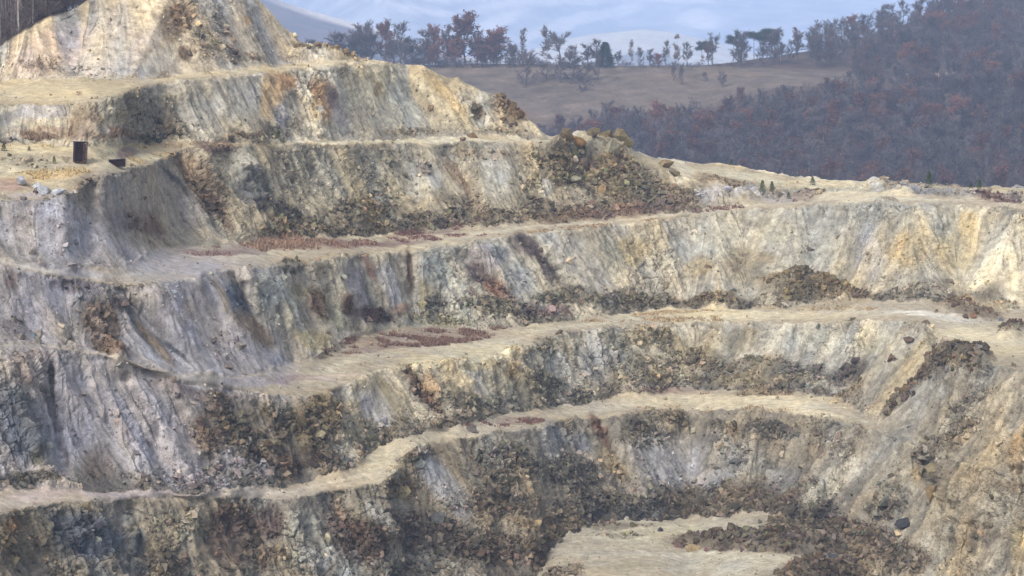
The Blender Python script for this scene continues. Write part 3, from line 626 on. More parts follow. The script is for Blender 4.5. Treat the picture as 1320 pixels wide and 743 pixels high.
patch(850, 690, 110, 16, 0, (196,186,154), .9, only=(0,)); patch(950, 725, 120, 18, 0, (188,180,156), .9, only=(0,)); patch(965, 704, 108, 13, 3, (82,70,57), .97, 1.0); patch(725, 742, 36, 16, -20, (104,90,74), .8, 1.0); patch(790, 678, 60, 6, 0, (112,100,80), .7, .9); patch(1040, 685, 60, 16, 5, (92,80,64), .95, 1.0); patch(1110, 700, 60, 30, 5, (92,78,62), .95, 1.0)
patch(1062, 742, 76, 16, 0, (90,77,61), .95, 1.0); patch(800, 690, 40, 4, 0, (120,110,88), .5, .5); patch(820, 730, 60, 5, 0, (150,140,112), .6); patch(870, 715, 70, 3, 2, (210,202,180), .5)
# the east slope
patch(1180, 600, 26, 60, 45, (196,186,160), .8); patch(1150, 640, 24, 20, 0, (120,118,104), .85, .3, .6); patch(1140, 660, 30, 12, 0, (104,94,78), .85, .9, .3); patch(1185, 615, 12, 16, -30, (168,138,84), .8, 0, .7); patch(1205, 625, 14, 22, -35, (92,80,62), .85, 0, .9)
patch(1225, 655, 16, 24, 0, (146,132,100), .8, 0, .8); patch(1200, 580, 30, 12, -30, (118,104,80), .75, .8, .3); patch(1240, 560, 34, 14, -35, (138,120,90), .7, .7, .3); patch(1250, 520, 40, 12, -35, (128,122,106), .7, .4, .3); patch(1260, 600, 50, 14, -40, (184,168,128), .8)
patch(1290, 530, 26, 26, 40, (190,176,140), .8, 0, .3); patch(1312, 585, 12, 34, 10, (190,148,80), .9, 0, .7); patch(1305, 540, 12, 20, 10, (120,118,112), .8, 0, .5); patch(1300, 630, 18, 12, 0, (140,110,70), .8, .1, .5); patch(1265, 690, 20, 22, 20, (112,100,84), .85, .2, .8)
patch(1250, 700, 8, 14, 0, (70,58,48), .8, 0, .6); patch(1310, 705, 16, 36, 15, (206,170,96), .85, 0, .4); patch(1290, 735, 30, 12, 0, (176,160,130), .8)
patch(870, 592, 66, 34, 10, (160,156,152), .8); patch(960, 592, 50, 26, 15, (146,142,132), .7); patch(1010, 620, 30, 20, 0, (140,134,122), .6)
patch(715, 575, 26, 30, -15, (152,150,146), .8); patch(575, 622, 18, 60, -42, (152,150,150), .8); patch(640, 590, 20, 40, -40, (134,130,118), .6)
patch(90, 540, 40, 60, -20, (146,140,145), .7); patch(165, 540, 40, 60, -25, (152,147,152), .75); patch(230, 575, 34, 50, -30, (152,147,152), .75); patch(280, 610, 30, 26, -30, (142,137,141), .6)
patch(106, 168, 18, 14, 0, (132,112,92), .9); patch(60, 298, 120, 40, 12, (164,158,160), .75); patch(160, 330, 60, 20, 20, (164,158,160), .7); patch(45, 398, 50, 40, 20, (158,152,155), .7); patch(235, 398, 46, 46, -20, (164,158,161), .75); patch(290, 440, 40, 30, 35, (160,154,157), .7); patch(345, 468, 50, 16, 20, (164,158,160), .8)
patch(70, 480, 70, 28, 15, (156,150,153), .6); patch(190, 510, 60, 26, 20, (156,150,153), .6); patch(180, 590, 40, 34, -30, (156,150,154), .6); patch(165, 255, 40, 40, 30, (150,144,138), .6); patch(205, 260, 20, 36, -30, (152,145,136), .5)
patch(640, 375, 9, 14, 0, (140,104,78), .5); patch(760, 350, 24, 50, -36, (176,167,150), .7); patch(940, 440, 60, 14, 5, (150,138,108), .6); patch(830, 455, 40, 24, 10, (150,140,112), .6)
patch(480, 232, 70, 36, 8, (160,152,130), .6); patch(410, 215, 40, 26, 0, (158,150,126), .6); patch(1220, 720, 34, 24, -30, (160,148,120), .8, .4); patch(1170, 720, 34, 24, 0, (104,90,70), .9, 1.0); patch(1290, 660, 26, 30, 40, (190,180,150), .8)
''')

mixc((X > 1080) * sm(430, 470, Y) * FACE * sm(-.1, .5, n_rid + .4 * n_fine) * .5, (136, 124, 102))
RUB = RUB * (1 - .75 * sm(300, 200, X) * sm(440, 470, Y) * sm(632, 600, Y)) * (1 - .5 * SM)
RUB = RUB * sm(-.55, .05, n_mid + .5 * n_fine)
RUB = RUB * np.where(((IV == 2) & (X < 800)) | ((IV == 4) & (X < 450)), .12, 1.0)
mixc(((IV == 2) & (X > 470) & (X < 640)) * .6, CREAM)
# stain streaks that run down the faces, mottling and grit
CL = lin(np.clip(C, 0, 255))
f = FACE[..., None]
val = 1 + f[..., 0] * (1 - .6 * SM) * (0.13 * np.clip(S1, -2, 2) + 0.08 * np.clip(S0, -2, 2) + 0.10 * np.clip(S2, -2, 2)) + (1 - .5 * SM) * (0.12 * n_mid + 0.12 * n_big + 0.2 * n_fine)
CL = CL * np.clip(val, 0.4, 1.7)[..., None]
warm = (0.10 * np.clip(S2, -2, 2) * FACE + 0.12 * wa + 0.10 * n_rid)[..., None]
CL = CL * (1 + warm * np.array([0.6, 0.1, -0.9]))
# dark cracks of crags
_w1, _w2, _wh = worley((P * np.array([1, 1, 0.7])) / 2.3, 3)
_v1, _v2, _vh = worley((P + 0.6 * n_fine[..., None]) / 0.8, 8)
blk = 0.85 + 0.3 * ((_wh >> np.uint32(5)) & np.uint32(255)).astype(np.float32) / 255
CL = CL * (1 - CRAG[..., None] * (1 - blk[..., None]))
_gm = (CL @ np.array([.3, .55, .15]))[..., None]
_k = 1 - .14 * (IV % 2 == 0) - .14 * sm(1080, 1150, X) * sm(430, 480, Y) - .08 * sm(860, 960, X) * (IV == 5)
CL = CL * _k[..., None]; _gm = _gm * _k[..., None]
CL = np.clip(_gm + (CL - _gm) * 0.8, 0.004, 0.8) * 0.80

# ------------------------------------------------------------------ relief
crest_dist = np.minimum(T, 1 - T)
RUBm = np.clip(RUB, 0, 1)
d = FACE * (0.12 * np.clip(S1, -2, 2) + 0.06 * np.clip(S0, -2, 2) + 0.2 * np.clip(S2, -2, 2))
groove = np.exp(-(S1 / 0.22) ** 2) * sm(-.5, .4, n_big + .5 * n_mid)
groove2 = np.exp(-(S2 / 0.16) ** 2)
d -= FACE * (0.32 * groove + 0.42 * groove2 * sm(-.3, .3, n_mid))
d = d * (1 - 0.6 * RUBm)
d += FACE * (0.9 * n_mid * 0.6 + 0.45 * n_rid) + 0.16 * n_fine
d -= FACE * 0.16 * n_fine * 0
d += (1 - FACE) * (0.10 * n_mid - 0.05 * n_fine)
ROCKY = FACE * sm(-.25, .45, n_big + .6 * n_mid) * (1 - SM) * .38
blk2 = (((_vh >> np.uint32(7)) & np.uint32(255)).astype(np.float32) / 255 - .5)
_cr = ROCKY / .38 * sm(.07, .0, _w2 - _w1) * sm(-.2, .2, n_mid)
_cr2 = ROCKY / .38 * sm(.10, .0, _v2 - _v1) * sm(.0, .35, n_rid)
CL = CL * (1 - .45 * np.maximum(_cr, .7 * _cr2))[..., None]
d -= .3 * _cr + .12 * _cr2
d += ROCKY * (2.2 * (blk - 1.0) + 0.9 * blk2 * .6 + .35 * (0.45 - _w1))
d += CRAG * (1.1 * (blk - 1.0) * 4 + 0.5 * (0.45 - _w1) + 0.5 * n_rid + 0.35 * (0.4 - _v1))
d += RUBm * (0.5 * (0.5 - _v1) + 0.25 * n_fine + 0.35 * (n_rid))
d += 0.16 * FACE * (0.5 - _v1) * (1 - SM)
d = d * (1 - .72 * SM)
_eb = blur2((IV % 2 == 1).astype(np.float32), 5)
d += 4 * _eb * (1 - _eb) * (IV < 11) * (.28 * n_mid + .5 * n_fine)
d = .5 * d + .5 * blur2(d, 1)
N1 = np.stack([blur2(N0[..., c], 6) for c in range(3)], -1); N1 /= np.linalg.norm(N1, axis=-1, keepdims=True)
edge = np.ones(Y.shape); edge[-6:] *= 0.5
PD = P + N1 * (d * edge)[..., None]

# heaps of broken rock that stand up from the ground: (x, y, half width px, height m)
def heap(x, y, rx, ry, rot, h):
    global PD
    a = math.radians(rot); dx, dy = X + 4 * wa - x, Y + 3 * wb - y
    u, v = (dx * math.cos(a) + dy * math.sin(a)) / rx, (-dx * math.sin(a) + dy * math.cos(a)) / ry
    w = np.clip(1 - u * u - v * v, 0, 1) ** 0.8
    PD[..., 2] += w * h * (0.8 + 0.5 * n_mid + 0.3 * n_fine)
for hp in ((770, 188, 62, 26, 5, 1.3), (798, 194, 18, 18, 0, .9), (735, 190, 40, 10, 0, .5), (420, 76, 50, 9, 8, 1.3), (1045, 372, 60, 12, 5, 2.4), (1020, 372, 30, 10, 5, 1.0),
           (1245, 458, 40, 10, 10, 1.5), (1195, 485, 12, 34, 48, .9), (1160, 515, 10, 30, 48, .9), (970, 702, 100, 9, 3, 2.0), (1050, 692, 76, 14, 5, 1.9), (1245, 402, 40, 9, 10, 1.6),
           (1305, 430, 22, 8, -10, 1.3), (1130, 237, 14, 7, 0, 1.0), (915, 258, 22, 10, 0, 1.3), (960, 256, 22, 9, 0, 1.2), (1035, 251, 20, 7, 0, .8), (655, 140, 22, 20, -20, .4), (1140, 260, 18, 5, 0, .8),
           (1255, 252, 24, 5, 0, .7), (1160, 247, 26, 5, 0, .7), (1215, 248, 20, 5, 0, .7), (1055, 740, 50, 14, 0, 1.3), (120, 197, 26, 6, 0, .5), (155, 170, 22, 8, 0, .8)):
    heap(*hp)

# skirt behind the skyline: the ground goes on and falls away to the valley behind
back = []
top = PD[-1]
for dd, dz in ((3, -0.6), (8, -3), (18, -10), (40, -26), (90, -50), (160, -76)):
    q = top.copy(); q[:, 1] += dd
    q[:, 0] *= (top[:, 1] + dd) / top[:, 1]
    west = sm(150, 60, xs)
    q[:, 2] += dz * (1 - west) + west * dd * 0.12 + (1 - west) * 0.5 * np.interp(xs, np.arange(X0 - 20, X1 + 40, 20), rng.normal(0, 1, len(np.arange(X0 - 20, X1 + 40, 20))))
    q[:, 2] = np.maximum(q[:, 2], -100)
    back.append(q)
GV = np.concatenate([PD.reshape(-1, 3), np.concatenate(back)])
cb = np.broadcast_to(CL[-1], (NX, 3))
GC = np.concatenate([CL.reshape(-1, 3)] + [(cb * (0.9 if i < 2 else 0.5) * (1 - sm(150, 60, xs))[:, None] + sm(150, 60, xs)[:, None] * np.array([.045, .035, .03])) for i in range(len(back))])
NR = R + 1 + len(back)
idx = np.arange(NR * NX).reshape(NR, NX)
quads = np.stack([idx[:-1, :-1], idx[:-1, 1:], idx[1:, 1:], idx[1:, :-1]], -1)
qiv = np.full((NR - 1, NX - 1), 11); qiv[:R] = IV[:-1, :-1]
M_GROUND = ground_mat('quarry rock')
M_ROAD = ground_mat('trampled dirt', 1.1, 5.0, 0.42, 0.12, 0.1)
NAMES = {0: ('pit_floor', 'pale trampled floor at the bottom of the quarry pit', 'ground'),
         1: ('rock_face', 'lowest rubble strewn rock face just above the pit floor', 'rock face'),
         2: ('haul_road', 'lowest pale haul road winding along the terrace above the pit floor', 'road'),
         3: ('rock_face', 'rock face with lilac slabs on the left and the hollow on the right, second from the pit floor', 'rock face'),
         4: ('haul_road', 'broad pale terrace road that leads to the ramp on the right', 'road'),
         5: ('rock_face', 'long cream and lilac rock face across the middle of the pit', 'rock face'),
         6: ('haul_road', 'long thin pale road climbing from the red grass to the right skyline', 'road'),
         7: ('rock_face', 'speckled rock face under the two rusty boxes and the boulder ridge', 'rock face'),
         8: ('haul_road', 'terrace road on which the two rusty boxes stand', 'road'),
         9: ('rock_face', 'topmost streaked rock face with the ochre swirl', 'rock face'),
         10: ('haul_road', 'uppermost yellowish terrace at the foot of the spoil mound', 'road'),
         11: ('spoil_mound', 'steep pale spoil mound at the upper left', 'mound')}
for k, (nm, lb, ct) in NAMES.items():
    q = quads[qiv == k]
    u, inv = np.unique(q.ravel(), return_inverse=True)
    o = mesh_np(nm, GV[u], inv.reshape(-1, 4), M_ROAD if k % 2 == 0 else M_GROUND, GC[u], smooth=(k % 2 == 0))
    tag(o, lb, ct, kind='structure')

def ground_at(x, y):
    """point of the pit surface, its colour and its slope where pixel x, y of the survey falls"""
    j = int(np.clip(round((x - X0) / 1.25), 0, NX - 1))
    i = int(np.clip(round((y - YB) / (L[-1][j] - YB) * R), 0, R))
    return Vector(PD[i, j]), CL[i, j], Vector(N1[i, j])
# ------------------------------------------------------------------ haze
def haze_box(dens=0.00017, col=(0.54, 0.69, 0.98)):
    x0, x1, y0, y1, z0, z1 = -9000, 9000, -60, 18500, -523, 520
    V = np.array([(x, y, z) for x in (x0, x1) for y in (y0, y1) for z in (z0, z1)], float)
    Fq = np.array([(0, 1, 3, 2), (4, 6, 7, 5), (0, 4, 5, 1), (2, 3, 7, 6), (0, 2, 6, 4), (1, 5, 7, 3)])
    m = bpy.data.materials.new('haze'); m.use_nodes = True
    n = m.node_tree.nodes; n.clear()
    out = n.new('ShaderNodeOutputMaterial'); v = n.new('ShaderNodeVolumePrincipled')
    v.inputs['Color'].default_value = (*col, 1); v.inputs['Density'].default_value = dens
    v.inputs['Anisotropy'].default_value = 0.0
    m.node_tree.links.new(v.outputs[0], out.inputs['Volume'])
    o = mesh_np('haze', V, Fq, m)
    tag(o, 'thin bluish haze that fills the air over the valley', 'haze', kind='stuff')
haze_box()
# ------------------------------------------------------------------ loose rock
def ico(sub):
    import bmesh
    bm = bmesh.new(); bmesh.ops.create_icosphere(bm, subdivisions=sub, radius=1.0)
    V = np.array([v.co[:] for v in bm.verts]); Fc = np.array([[v.index for v in f.verts] for f in bm.faces]); bm.free()
    return V, Fc
ICO1, ICO2, ICO3 = ico(1), ico(2), ico(3)
def rock_shape(base, seed, blocky=0.5):
    g = np.random.default_rng(seed)
    V, Fc = base
    U = V * g.uniform(0.75, 1.25, 3)
    for _ in range(9):                                     # broken planes
        n = g.normal(0, 1, 3); n /= np.linalg.norm(n); h = g.uniform(0.35, 0.8)
        dd = U @ n
        U = U - np.outer(np.maximum(dd - h, 0) * (0.75 + 0.25 * blocky), n)
    U = U * (1 + 0.10 * vnoise(U * 1.7 + seed, seed))[:, None]
    U *= np.array([1.1, 0.95, 0.8])
    return U, Fc
def hull_shape(n, seed, flat=.8):
    import bmesh
    g_ = np.random.default_rng(seed); bm = bmesh.new()
    p = g_.normal(0, 1, (n, 3)); p /= np.linalg.norm(p, axis=1, keepdims=True); p *= g_.uniform(.8, 1.1, (n, 1)) * np.array([1.15, .95, flat])
    for v in p: bm.verts.new(v)
    r_ = bmesh.ops.convex_hull(bm, input=bm.verts)
    bmesh.ops.delete(bm, geom=[v for v in bm.verts if not v.link_faces], context='VERTS')
    bm.verts.index_update(); V = np.array([v.co[:] for v in bm.verts]); Fc = np.array([[v.index for v in f.verts] for f in bm.faces]); bm.free()
    return V, Fc
def rand_rot(n, g):
    q = g.normal(0, 1, (n, 4)); q /= np.linalg.norm(q, axis=1, keepdims=True)
    w, x, y, z = q.T
    return np.stack([np.stack([1 - 2 * (y * y + z * z), 2 * (x * y - z * w), 2 * (x * z + y * w)], -1),
                     np.stack([2 * (x * y + z * w), 1 - 2 * (x * x + z * z), 2 * (y * z - x * w)], -1),
                     np.stack([2 * (x * z - y * w), 2 * (y * z + x * w), 1 - 2 * (x * x + y * y)], -1)], 1)
M_RUB = attr_mat('broken rock', 3.0, 0.35)

def scatter(name, label, cat, weight, n, smin, smax, alpha, sink, tint, g, base=8):
    w = weight.ravel().copy(); w[~np.isfinite(w)] = 0
    pick = g.choice(len(w), n, p=w / w.sum())
    pos = PD.reshape(-1, 3)[pick] + g.normal(0, 0.06, (n, 3)); nor = N1.reshape(-1, 3)[pick]; col = CL.reshape(-1, 3)[pick]
    s = smin * (1 - g.random(n)) ** (-1 / alpha); s = np.minimum(s, smax * g.uniform(0.6, 1.0, n))
    pos = pos + nor * (s * sink)[:, None]
    shapes = [hull_shape(base, 900 + k) for k in range(10)]
    which = g.integers(0, 10, n)
    Rm = rand_rot(n, g)
    VV, FF, CC, off = [], [], [], 0
    tl = np.array(tint)
    for k in range(10):
        ii = np.where(which == k)[0]
        U, Fc = shapes[k]
        V = np.einsum('nij,vj->nvi', Rm[ii], U) * s[ii][:, None, None] + pos[ii][:, None, :]
        cc = col[ii] * (0.5 + 0.5 * tl) * (0.42 + 0.95 * g.random((len(ii), 1)) ** 1.5) * (1 + g.normal(0, 0.07, (len(ii), 3)) * np.array([1, .3, -1]))
        VV.append(V.reshape(-1, 3)); CC.append(np.repeat(np.clip(cc, .01, .7), len(U), 0))
        FF.append((Fc[None] + (off + np.arange(len(ii)) * len(U))[:, None, None]).reshape(-1, 3)); off += len(ii) * len(U)
    o = mesh_np(name, np.concatenate(VV), np.concatenate(FF), M_RUB, np.concatenate(CC))
    tag(o, label, cat, kind='stuff')
g = np.random.default_rng(5)
vis = np.ones(Y.shape); vis[:, xs < -20] = 0.2; vis[:, xs > 1340] = 0.2; vis[Y > 760] = 0.1
scatter('rubble', 'coarse brown rubble lying along the foot of the quarry faces', 'rubble', (RUBm ** 1.5 + 0.004 * FACE) * vis, 60000, 0.09, 0.75, 1.9, 0.12, (1.08, 1, .92), g, 10)
scatter('scree', 'fine stony scree scattered over the quarry slopes', 'scree', (0.05 + 0.35 * FACE * sm(-.1, .5, n_mid) + RUBm * 0.7 - 0.005 * (1 - FACE)) * vis * (1 - .75 * SM), 45000, 0.06, 0.32, 2.2, 0.1, (1.1, 1, .9), g, 7)

# the single boulders one can make out
def rock_obj_mat():
    m, n, l, b = new_mat('boulder rock')
    oi = n.new('ShaderNodeObjectInfo'); tc = n.new('ShaderNodeTexCoord')
    n1 = n.new('ShaderNodeTexNoise'); n1.inputs['Scale'].default_value = 2.2; n1.inputs['Detail'].default_value = 7; n1.inputs['Roughness'].default_value = 0.65
    l.new(tc.outputs['Object'], n1.inputs['Vector'])
    mr = n.new('ShaderNodeMapRange'); mr.inputs[1].default_value = .3; mr.inputs[2].default_value = .7; mr.inputs[3].default_value = .55; mr.inputs[4].default_value = 1.45
    l.new(n1.outputs[0], mr.inputs[0])
    vm = n.new('ShaderNodeVectorMath'); vm.operation = 'SCALE'
    l.new(oi.outputs['Color'], vm.inputs[0]); l.new(mr.outputs[0], vm.inputs['Scale']); l.new(vm.outputs[0], b.inputs['Base Color'])
    bp = n.new('ShaderNodeBump'); bp.inputs['Strength'].default_value = .5; bp.inputs['Distance'].default_value = .15
    l.new(n1.outputs[0], bp.inputs['Height']); l.new(bp.outputs[0], b.inputs['Normal'])
    return m
M_BOULD = rock_obj_mat()
BM = []
for k in range(10):
    U, Fc = rock_shape(ICO3, 300 + k, 0.8) if k < 4 else hull_shape(11, 300 + k, .9)
    o = mesh_np('boulder', U, Fc, M_BOULD, link=False); BM.append(o.data); bpy.data.objects.remove(o)
def boulder(x, y, size, c, label, group=None, flat=1.0, k=None, sink=0.3, yaw=None):
    p, cl, nn_ = ground_at(x, y)
    o = bpy.data.objects.new('boulder', BM[g.integers(0, 10) if k is None else k]); COL.objects.link(o)
    o.location = p + Vector((0, 0, size * (0.5 - sink)))
    o.rotation_euler = (g.uniform(-.3, .3), g.uniform(-.3, .3), g.uniform(0, 6.28) if yaw is None else yaw)
    o.scale = (size * g.uniform(.85, 1.15), size * g.uniform(.85, 1.1), size * g.uniform(.85, 1.15) * flat)
    o.color = (*[float(v) for v in np.clip(lin(c) * 0.72, 0.01, .6)], 1)
    return tag(o, label, 'boulder', group)
G1, G2 = (158, 160, 164), (176, 178, 182)
boulder(26, 238, 0.95, G1, 'biggest pale grey boulder at the left end of the terrace below the rusty boxes', k=0)
boulder(48, 243, 0.7, G2, 'pointed pale grey boulder just right of the biggest one at the far left', k=1)
boulder(59, 248, 0.8, G1, 'pale grey boulder with a dark hollow side on the left terrace edge', k=2)
boulder(76, 250, 0.85, G2, 'round grey boulder furthest right of the grey four on the left terrace edge', k=3)
boulder(94, 251, 0.35, (190, 180, 150), 'small cream stone at the right end of the grey boulder row')
boulder(46, 250, 0.45, (96, 84, 80), 'small dark brown stone in front of the grey boulder row')
boulder(858, 215, 1.6, (140, 122, 92), 'large tan boulder on the skyline right of the rocky ridge', k=4, flat=.8)
boulder(869, 227, 1.3, (134, 120, 92), 'flat tan boulder half buried just below the large skyline boulder', k=5, flat=.6)
boulder(763, 232, 1.4, (152, 136, 100), 'large ochre boulder with a yellow top below the rocky ridge', k=0, flat=.75)
boulder(741, 235, 1.3, (134, 130, 110), 'grey boulder wedged against the large ochre boulder below the ridge', k=1, flat=.8)
boulder(775, 248, 1.2, (140, 118, 84), 'pointed brown boulder below the large ochre boulder', k=2)
boulder(752, 211, 1.5, (92, 78, 66), 'dark brown boulder under the pale stone in the ridge heap', k=3)
boulder(743, 207, .7, (216, 200, 172), 'small white stone shining in the ridge heap')
boulder(782, 188, 1.7, (112, 98, 72), 'blocky brown crag at the very top of the boulder ridge', k=5)
boulder(797, 192, 1.5, (122, 108, 80), 'tall tan block standing second from the right on the ridge top', k=4, flat=1.2)
boulder(808, 198, 1.3, (120, 108, 76), 'olive brown block at the right end of the ridge top', k=6, flat=1.1)
boulder(766, 189, 1.3, (104, 92, 70), 'brown block left of the highest crag on the ridge', k=7)
boulder(785, 205, 1.6, (150, 142, 118), 'pale grey slab leaning below the ridge crag', k=8, flat=1.2)
boulder(728, 189, 1.3, (110, 94, 72), 'low dark block at the left end of the ridge top', k=9)
boulder(745, 191, 1.3, (124, 96, 62), 'rust brown block between the low dark block and the ridge crag', k=1)
boulder(938, 243, .75, (176, 172, 184), 'round lilac grey boulder standing upright beside the grey spoil heaps', k=3, flat=1.2)
boulder(893, 710, 1.0, (150, 132, 100), 'ochre boulder at the left end of the rubble bank on the pit floor', k=0)
boulder(876, 702, .95, (100, 84, 70), 'dark brown boulder next to the ochre one on the pit floor', k=1)
boulder(851, 684, .45, (72, 72, 76), 'small dark stone alone on the pale pit floor')
boulder(1162, 677, 1.0, (58, 57, 58), 'dark bluish boulder at the foot of the east slope', k=2)
boulder(1205, 613, 1.4, (138, 126, 98), 'yellowish boulder lodged in the dark cleft of the east slope', k=4)
boulder(1203, 640, 1.3, (132, 112, 80), 'brown boulder below the yellowish one in the cleft of the east slope', k=5)
boulder(1140, 651, 1.4, (108, 106, 96), 'big grey boulder among rubble left of the bluish boulder', k=6)
boulder(1073, 722, .9, (80, 82, 84), 'grey block on the rubble at the lower right of the pit floor', k=7)
boulder(1017, 738, .9, (104, 84, 62), 'brown wedge shaped stone at the bottom edge of the pit floor', k=8)
boulder(943, 686, 1.0, (88, 78, 66), 'highest dark boulder standing out of the rubble bank on the pit floor', k=9)
boulder(1173, 440, .8, (92, 78, 68), 'dark boulder at the upper lip of the ramp', k=4)
boulder(1150, 464, .8, (108, 90, 76), 'dark boulder halfway down the left edge of the ramp', k=5)
boulder(1290, 413, .55, (100, 100, 110), 'small bluish stone on the road right of the rubble', k=6)
boulder(1103, 466, .9, (76, 66, 68), 'dark boulder above the hollow at the foot of the ramp', k=7)
boulder(610, 178, .9, (120, 100, 70), 'brown stone at the foot of the topmost face, left of the ridge', k=8)
boulder(645, 131, .8, (96, 84, 66), 'uppermost dark rock on the right edge of the topmost face', k=1)
boulder(657, 142, .9, (100, 88, 68), 'second dark rock down the right edge of the topmost face', k=2)
boulder(666, 153, .9, (100, 80, 58), 'rust brown rock lowest on the right edge of the topmost face', k=3)
boulder(518, 640, 1.1, (144, 132, 98), 'squared olive boulder with flat top below the bend of the lowest road', k=4)
boulder(565, 672, 1.0, (92, 92, 90), 'grey boulder in the dark slope below the squared olive boulder', k=5)
boulder(605, 555, .9, (94, 88, 82), 'grey boulder on the edge of the lowest road by the red plants', k=6)
HEAPS = [  # centre, radii, count, sizes, colour, label
 (1235, 462, 42, 20, 34, .4, .95, (96, 82, 64), 'angular dark brown rock in the rock bank beside the ramp'),
 (1165, 510, 10, 36, 22, .4, .8, (90, 77, 60), 'dark rock in the line of stones running down beside the ramp'),
 (968, 703, 100, 9, 56, .4, 1.0, (92, 83, 70), 'dark rock in the rubble bank lying across the pit floor'),
 (1085, 700, 72, 32, 44, .35, .85, (98, 84, 68), 'brown rock in the rubble at the foot of the east slope'),
 (1045, 374, 60, 14, 26, .45, 1.1, (116, 102, 76), 'brown rock in the heap under the far cream face'),
 (1245, 403, 40, 9, 20, .4, .9, (108, 90, 70), 'brown rock in the low heap beside the upper right road'),
 (775, 225, 62, 34, 60, .4, 1.2, (116, 106, 84), 'rough brown rock in the slide below the boulder ridge'),
 (655, 148, 18, 20, 14, .4, .8, (100, 86, 66), 'dark rock on the right flank of the topmost face'),
 (425, 71, 38, 7, 14, .4, .9, (120, 108, 84), 'rock in the low heap on the uppermost terrace beside the mound'),
 (730, 388, 110, 10, 26, .35, .8, (100, 96, 84), 'grey brown rock at the foot of the middle face'),
 (560, 690, 80, 28, 24, .35, .8, (86, 76, 66), 'dark rock on the brown slope at the bottom of the view'),
]
for hx, hy, rx, ry, n_, s0, s1, c, lab in HEAPS:
    rot = 48 if 'line of stones' in lab else 0
    for q in range(n_):
        a, rr = g.uniform(0, 6.28), math.sqrt(g.random())
        u, v = rr * rx * math.cos(a), rr * ry * math.sin(a)
        if rot: u, v = u * math.cos(math.radians(rot)) - v * math.sin(math.radians(rot)), u * math.sin(math.radians(rot)) + v * math.cos(math.radians(rot))
        sz = (.72 if 'ridge' not in lab else .85) * (s0 + (s1 - s0) * g.random() ** 2.5)
        boulder(hx + u, hy + v, sz, np.clip(np.array(c) * g.uniform(.75, 1.3) + g.normal(0, 5, 3), 30, 220), lab, lab.split(' in the ')[-1] if ' in the ' in lab else lab, sink=g.uniform(.2, .45))
# ------------------------------------------------------------------ hills beyond the pit
hx = np.arange(-120, 1441, 6.0)
HS = 1.12
def hline(pts): return np.interp(hx, [p[0] for p in pts], [p[1] for p in pts])
HY = [hline([(-120, 330), (1440, 330)]), hline([(-120, 235), (1440, 240)]), hline([(-120, 150), (700, 160), (900, 145), (1000, 118), (1440, 112)]),
      hline([(-120, 88), (500, 87), (900, 86), (1060, 92), (1200, 97), (1440, 99)]),
      hline([(-120, 84), (500, 84), (860, 84.5), (900, 83.5), (950, 79), (1000, 72), (1060, 62), (1100, 50), (1150, 38), (1200, 22), (1260, 5), (1320, -10), (1440, -28)])]
HD = [hline([(-120, 640), (1440, 640)]), hline([(-120, 880), (1440, 880)]), hline([(-120, 1000), (1440, 1010)]), hline([(-120, 1090), (1440, 1100)]),
      hline([(-120, 1110), (860, 1110), (1000, 1150), (1440, 1400)])]
HY, HD = np.array(HY), np.array(HD) * HS
HT = np.linspace(0, 4, 150)
k0 = np.minimum(HT.astype(int), 3); ft = (HT - k0)[:, None]
gy = HY[k0] * (1 - ft) + HY[k0 + 1] * ft
gd = HD[k0] * (1 - ft) + HD[k0 + 1] * ft
gX = np.broadcast_to(hx[None], gy.shape)
HP = unproj(gX, gy, gd)
HP[..., 2] += 1.2 * fbm(HP / 60.0, 3, 77)
def hill_at(x, y):
    yy = [np.interp(x, hx, HY[k]) for k in range(5)]; dd_ = [np.interp(x, hx, HD[k]) for k in range(5)]
    D_ = np.interp(-y, [-v for v in yy], dd_)
    p = unproj(x, y, D_)
    return Vector(p)
cl = np.zeros(gy.shape + (3,))
hn = fbm(HP / 25.0, 4, 88); hn2 = fbm(HP / 7.0, 4, 90)
cl[:] = lin((74, 60, 52))
mead = sm(0, 8, HY[2][None] - gy + 10 * hn) * sm(-3, 2, gy - HY[3][None] + 1.0) * sm(1120, 1085, gX + 25 * hn)
mc = lin((92, 81, 70))[None, None] * (1 + 0.35 * hn2 + 0.25 * hn)[..., None]
mc = mc * (1 - sm(.0, .5, hn)[..., None] * np.array([.1, .14, .2]))
cl = cl * (1 - mead[..., None]) + mc * mead[..., None]
clr = np.exp(-(((gX - 1208) / 42) ** 2 + ((gy - 97) / 3.5) ** 2) ** 2)
cl = cl * (1 - clr[..., None]) + lin((190, 172, 160)) * clr[..., None]
bk = [HP[-1].copy() for _ in range(3)]
for q, (dd, dz) in zip(bk, ((60, -4), (250, -60), (1100, -460))): q[:, 1] += dd; q[:, 0] *= (q[:, 1]) / (q[:, 1] - dd); q[:, 2] = np.maximum(q[:, 2] + dz, -518)
HV = np.concatenate([HP.reshape(-1, 3)] + bk)
HC = np.concatenate([np.clip(cl, .01, .5).reshape(-1, 3)] + [cl[-1] * .8] * 3)
def grid_faces(nr, nc):
    i = np.arange(nr * nc).reshape(nr, nc)
    return np.stack([i[:-1, :-1], i[:-1, 1:], i[1:, 1:], i[1:, :-1]], -1).reshape(-1, 4)
M_HILL = ground_mat('hill ground', 0.12, 0.7, 0.45, 0.3, 1.0)
tag(mesh_np('hillside', HV, grid_faces(153, len(hx)), M_HILL, HC, smooth=True), 'brown hillside with a dry meadow and wood beyond the pit', 'hill', kind='structure')
VF = np.array([(-8500, -50, -520), (8500, -50, -520), (8500, 18000, -520), (-8500, 18000, -520)], float)
M_VAL = noise_mat('valley floor', (.05, .045, .03), (.09, .075, .05), .02)
tag(mesh_np('ground', VF, np.array([[0, 1, 2, 3]]), M_VAL), 'valley ground stretching to the horizon', 'ground', kind='structure')

